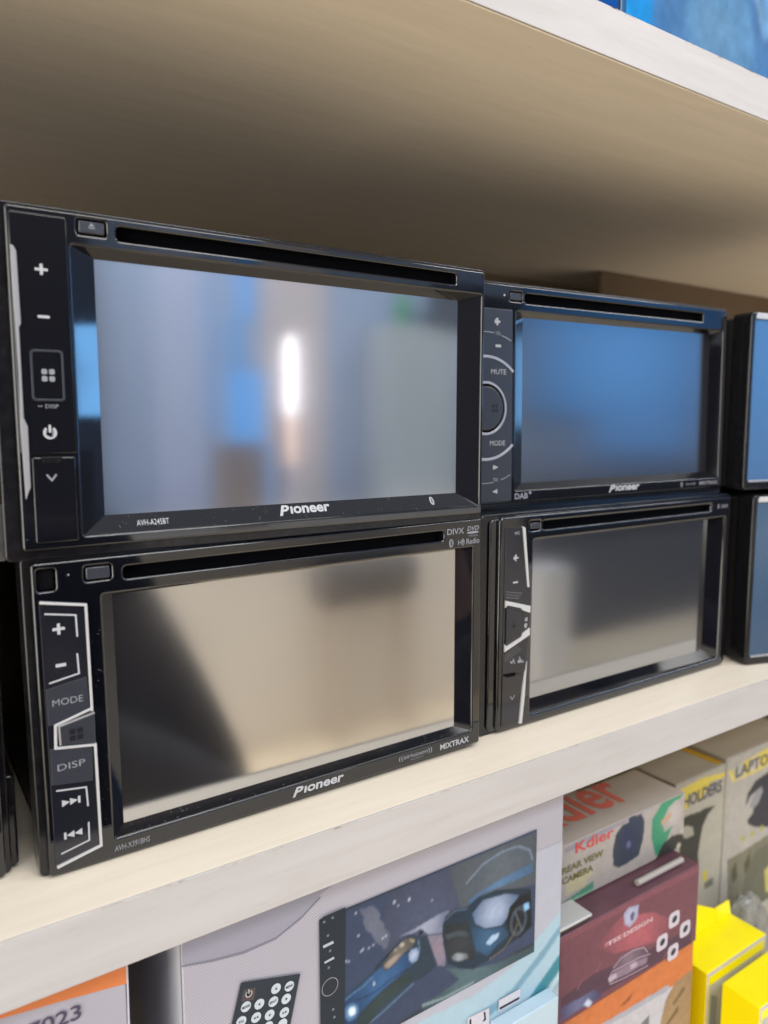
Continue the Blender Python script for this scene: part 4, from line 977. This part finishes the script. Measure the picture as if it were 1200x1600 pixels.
panel('white_door', 'pale lilac door in the far wall left of the blue panels', 'door', 800, 1010, -2699, -2685, -900, 900, mat('lilac_paint', (0.38, 0.46, 0.68), 0.6), 'leaf')
wn = thing('window', 'narrow daylit window slit in the far wall', 'window', (1385, -2695, 0))
box('upper_pane', -17, 17, -4, 4, 175, 500, mat('window_daylight', (0.8, 0.8, 0.8), 0.5, emit=(1.0, 0.96, 0.94), estr=6.0), wn)
box('lower_pane', -20, 20, -4, 4, -40, 171, mat('warm_window_light', (0.8, 0.7, 0.6), 0.5, emit=(1.0, 0.76, 0.62), estr=2.4), wn)
box('bottom_pane', -24, 24, -4, 4, -230, -44, mat('dim_window_light', (0.8, 0.8, 0.8), 0.5, emit=(0.8, 0.76, 0.85), estr=0.7), wn)
box('frame_bar', -60, -30, -6, 4, -200, 540, mat('lilac_frame', (0.5, 0.48, 0.56), 0.6), wn)
panel('wall_column', 'pale grey column in the far wall right of the daylit slit', 'column', 1260, 1560, -2699, -2691, -900, 1600, mat('pale_lilac_plaster', (0.50, 0.48, 0.53), 0.7), 'shaft')
panel('blue_glow_panel', 'large glowing blue panel added on the far wall', 'screen', 2450, 3900, -2698, -2660, 240, 1250, mat('blue_glow', (0.05, 0.2, 0.5), 0.5, emit=(0.12, 0.36, 0.80), estr=0.9), 'light_panel')  # added glow that gives the upper right screen its blue reflection
panel('side_window', 'blue daylit window at the far right end of the shop', 'window', 5200, 5240, -2150, -1650, 190, 830, mat('sky_daylight', (0.1, 0.3, 0.6), 0.5, emit=(0.20, 0.52, 1.0), estr=9.0), 'pane')
panel('blue_glow_panel', 'lower glowing blue panel added at the right end of the far wall', 'screen', 2950, 3700, -2698, -2665, 30, 236, bpy.data.materials['blue_glow'], 'light_panel')  # added to extend the reflected blue downwards
lb = mat('blue_glow_soft', (0.05, 0.2, 0.5), 0.5, emit=(0.12, 0.40, 0.90), estr=1.0)  # glow fades outward to shape the reflected blue
nt = lb.node_tree; b_ = nt.nodes['Principled BSDF']
tc_ = nt.nodes.new('ShaderNodeTexCoord'); mp_ = nt.nodes.new('ShaderNodeMapping'); mp_.inputs['Location'].default_value = (0.05, 0, -0.40); mp_.inputs['Scale'].default_value = (1.15, 0, 1.5)
ln_ = nt.nodes.new('ShaderNodeVectorMath'); ln_.operation = 'LENGTH'
mr_ = nt.nodes.new('ShaderNodeMapRange'); mr_.inputs['From Min'].default_value = 0.1; mr_.inputs['From Max'].default_value = 0.95; mr_.inputs['To Min'].default_value = 1.15; mr_.inputs['To Max'].default_value = 0.16
nt.links.new(tc_.outputs['Object'], mp_.inputs['Vector']); nt.links.new(mp_.outputs['Vector'], ln_.inputs[0]); nt.links.new(ln_.outputs['Value'], mr_.inputs['Value']); nt.links.new(mr_.outputs['Result'], b_.inputs['Emission Strength'])
for o_ in bpy.data.objects:
    if o_.name == 'light_panel': o_.data.materials[0] = lb
panel('grey_cabinet', 'tall grey cabinet by the far wall', 'cabinet', 1750, 2180, -2690, -2500, -999.5, 560, mat('grey_cabinet_paint', (0.36, 0.42, 0.48), 0.6), 'cabinet_body')
panel('dark_cabinet', 'low dark cabinet below the large blue panel', 'cabinet', 2260, 6000, -2660, -2350, -999.5, -75, mat('dark_cabinet_paint', (0.07, 0.08, 0.11), 0.5), 'cabinet_body')
for i, (x, y, z, lx, ly, e) in enumerate(LAMPS):
    t = thing('ceiling_light', ['ceiling light panel nearest the stereos', 'ceiling light panel over the aisle, to the right', 'added ceiling light panel above the sales counter, brightens the far wall', 'added ceiling light panel before the blue panel, brightens the far wall', 'slim ceiling light panel directly above the shelf front', 'added ceiling light panel left of the stereos, brightens the floor there'][i], 'lamp', (x, y, z + 4))
    box('lamp_housing', -lx / 2 - 20, lx / 2 + 20, -ly / 2 - 20, ly / 2 + 20, 4, 50, M['chromew'], t, 3)
    ld = bpy.data.lights.new('light_tube', 'AREA'); ld.shape = 'RECTANGLE'; ld.size = lx * MM; ld.size_y = ly * MM
    ld.energy = e; ld.color = (1.0, 0.985, 0.96)
    lo = bpy.data.objects.new('light_tube', ld); link(lo, t)

st = thing('stool', 'dark grey padded stool in front of the beige counter', 'stool', (1370, -1960, -999.5))
box('seat', -230, 200, -60, 60, 480, 660, mat('grey_vinyl', (0.13, 0.12, 0.115), 0.6), st, 60, 4)
for a_ in (-150, 150):
    for b_ in (-40, 40): box('leg', a_ - 14, a_ + 14, b_ - 14, b_ + 14, 0, 480, mat('tan_leg', (0.6, 0.52, 0.45), 0.6), st, 3)
panel('white_crate', 'white crate stacked on the floor across the aisle', 'crate', 2240, 2420, -2050, -1900, -999.5, -470, mat('white_plastic', (0.85, 0.87, 0.92), 0.5), 'crate_body')
gd = thing('fill_light_frame', 'added door frame around a fill light, far to the left of the shelf', 'door', (-2600, -1500, -1000))  # unseen door frame added round the fill light
for y0_, y1_, z0_, z1_ in ((-1180, -1120, 0, 2300), (1120, 1180, 0, 2300), (-1119, 1119, 2240, 2300), (-1119, 1119, 0, 60)):
    box('frame', -30, 30, y0_, y1_, z0_, z1_, M['steel'], gd, 3)
ld = bpy.data.lights.new('underside_fill', 'AREA'); ld.shape = 'RECTANGLE'; ld.size = 2.15; ld.size_y = 2.2; ld.energy = 95; ld.color = (1.0, 0.93, 0.82)  # added area light that lifts the underside of the top shelf
lo = bpy.data.objects.new('underside_fill', ld); link(lo, gd); lo.location = (0, 0, 1.15); lo.rotation_euler = (0, radians(-90), 0)
# photographer behind the camera, seen only as a dark shape in the screens
pr = thing('person', 'person in a dark jacket holding up a phone in front of the shelf', 'person', (-50, -560, -1000))
def skinned(name, joints, bones, material, parent):
    me = bpy.data.meshes.new(name)
    me.from_pydata([(x * MM, y * MM, z * MM) for x, y, z, r in joints], bones, [])
    o = bpy.data.objects.new(name, me)
    link(o)
    md = o.modifiers.new('skin', 'SKIN')
    for i, j in enumerate(joints):
        r = j[3] if isinstance(j[3], tuple) else (j[3], j[3])
        me.skin_vertices[0].data[i].radius = (r[0] * MM, r[1] * MM)
    me.skin_vertices[0].data[0].use_root = True
    sd = o.modifiers.new('sub', 'SUBSURF'); sd.levels = 2; sd.render_levels = 2
    dg = bpy.context.evaluated_depsgraph_get(); dg.update()
    m2 = bpy.data.meshes.new_from_object(o.evaluated_get(dg))
    bpy.data.objects.remove(o)
    m2.name = name; m2.materials.clear(); m2.materials.append(material)
    for p in m2.polygons: p.use_smooth = True
    return link(bpy.data.objects.new(name, m2), parent)
jk = mat('dark_jacket', (0.018, 0.018, 0.024), 0.8, noise=0.3, nscale=30)
skn = mat('skin', (0.50, 0.30, 0.22), 0.5)
J_ = [(0, 0, 760, (150, 105)), (0, 5, 900, (140, 100)), (0, 10, 1010, (165, 105)), (0, 10, 1040, (60, 60)), (0, 15, 1095, 48),
      (-170, 10, 1000, 62), (-235, 60, 760, 50), (-110, 215, 900, 40), (170, 10, 1000, 62), (292, 60, 715, 62), (64, 215, 925, 38),
      (-95, 0, 660, 88), (-100, 10, 320, 62), (-105, -5, 60, 48), (120, 0, 640, 120), (100, 10, 320, 62), (105, -5, 60, 48)]
skinned('body', J_, [(0, 1), (1, 2), (2, 3), (3, 4), (2, 5), (5, 6), (6, 7), (2, 8), (8, 9), (9, 10), (0, 11), (11, 12), (12, 13), (0, 14), (14, 15), (15, 16)], jk, pr)
hd_ = skinned('head', [(0, 20, 1085, 45), (0, 22, 1130, 55), (0, 30, 1190, (76, 86)), (0, 22, 1250, (70, 84))], [(0, 1), (1, 2), (2, 3)], skn, pr)
skinned('hair', [(0, 0, 1180, (74, 74)), (0, 6, 1250, (78, 84)), (0, 14, 1285, (56, 60))], [(0, 1), (1, 2)], mat('black_hair', (0.01, 0.01, 0.01), 0.6), pr)
for sx_, hx_ in ((-1, -88), (1, 56)):
    wr = (hx_ * 1.0, 238, 990 if sx_ < 0 else 1000)
    pts = [(hx_ + sx_ * 14, 222, 950, 25), (hx_ + sx_ * 6, 250, 1030, (34, 15)), (hx_, 262, 1062, (36, 13))]
    jt = list(pts); bn = [(0, 1), (1, 2)]
    for k_ in range(4):
        b0 = len(jt); z_ = 1050 + k_ * 19
        L_ = [34, 40, 38, 30][3 - k_]
        jt += [(hx_ - sx_ * 10, 268, z_, 9), (hx_ - sx_ * (14 + L_ * 0.5), 276, z_ + 8, 8), (hx_ - sx_ * (14 + L_), 272, z_ + 10, 7)]
        bn += [(2, b0), (b0, b0 + 1), (b0 + 1, b0 + 2)]
    b0 = len(jt)
    jt += [(hx_ - sx_ * 20, 246, 1040, 11), (hx_ - sx_ * 38, 252, 1058, 9), (hx_ - sx_ * 52, 256, 1074, 8)]
    bn += [(1, b0), (b0, b0 + 1), (b0 + 1, b0 + 2)]
    skinned('hand', jt, bn, skn, pr)
ph = thing('phone', 'black phone held in both hands by the person in the dark jacket', 'phone', (-16, -290, 20))
plate('phone_body', rr(-38, 0, 38, 158, 9, 6), [], -4, 4, 1.5, M['gloss_side'], ph)
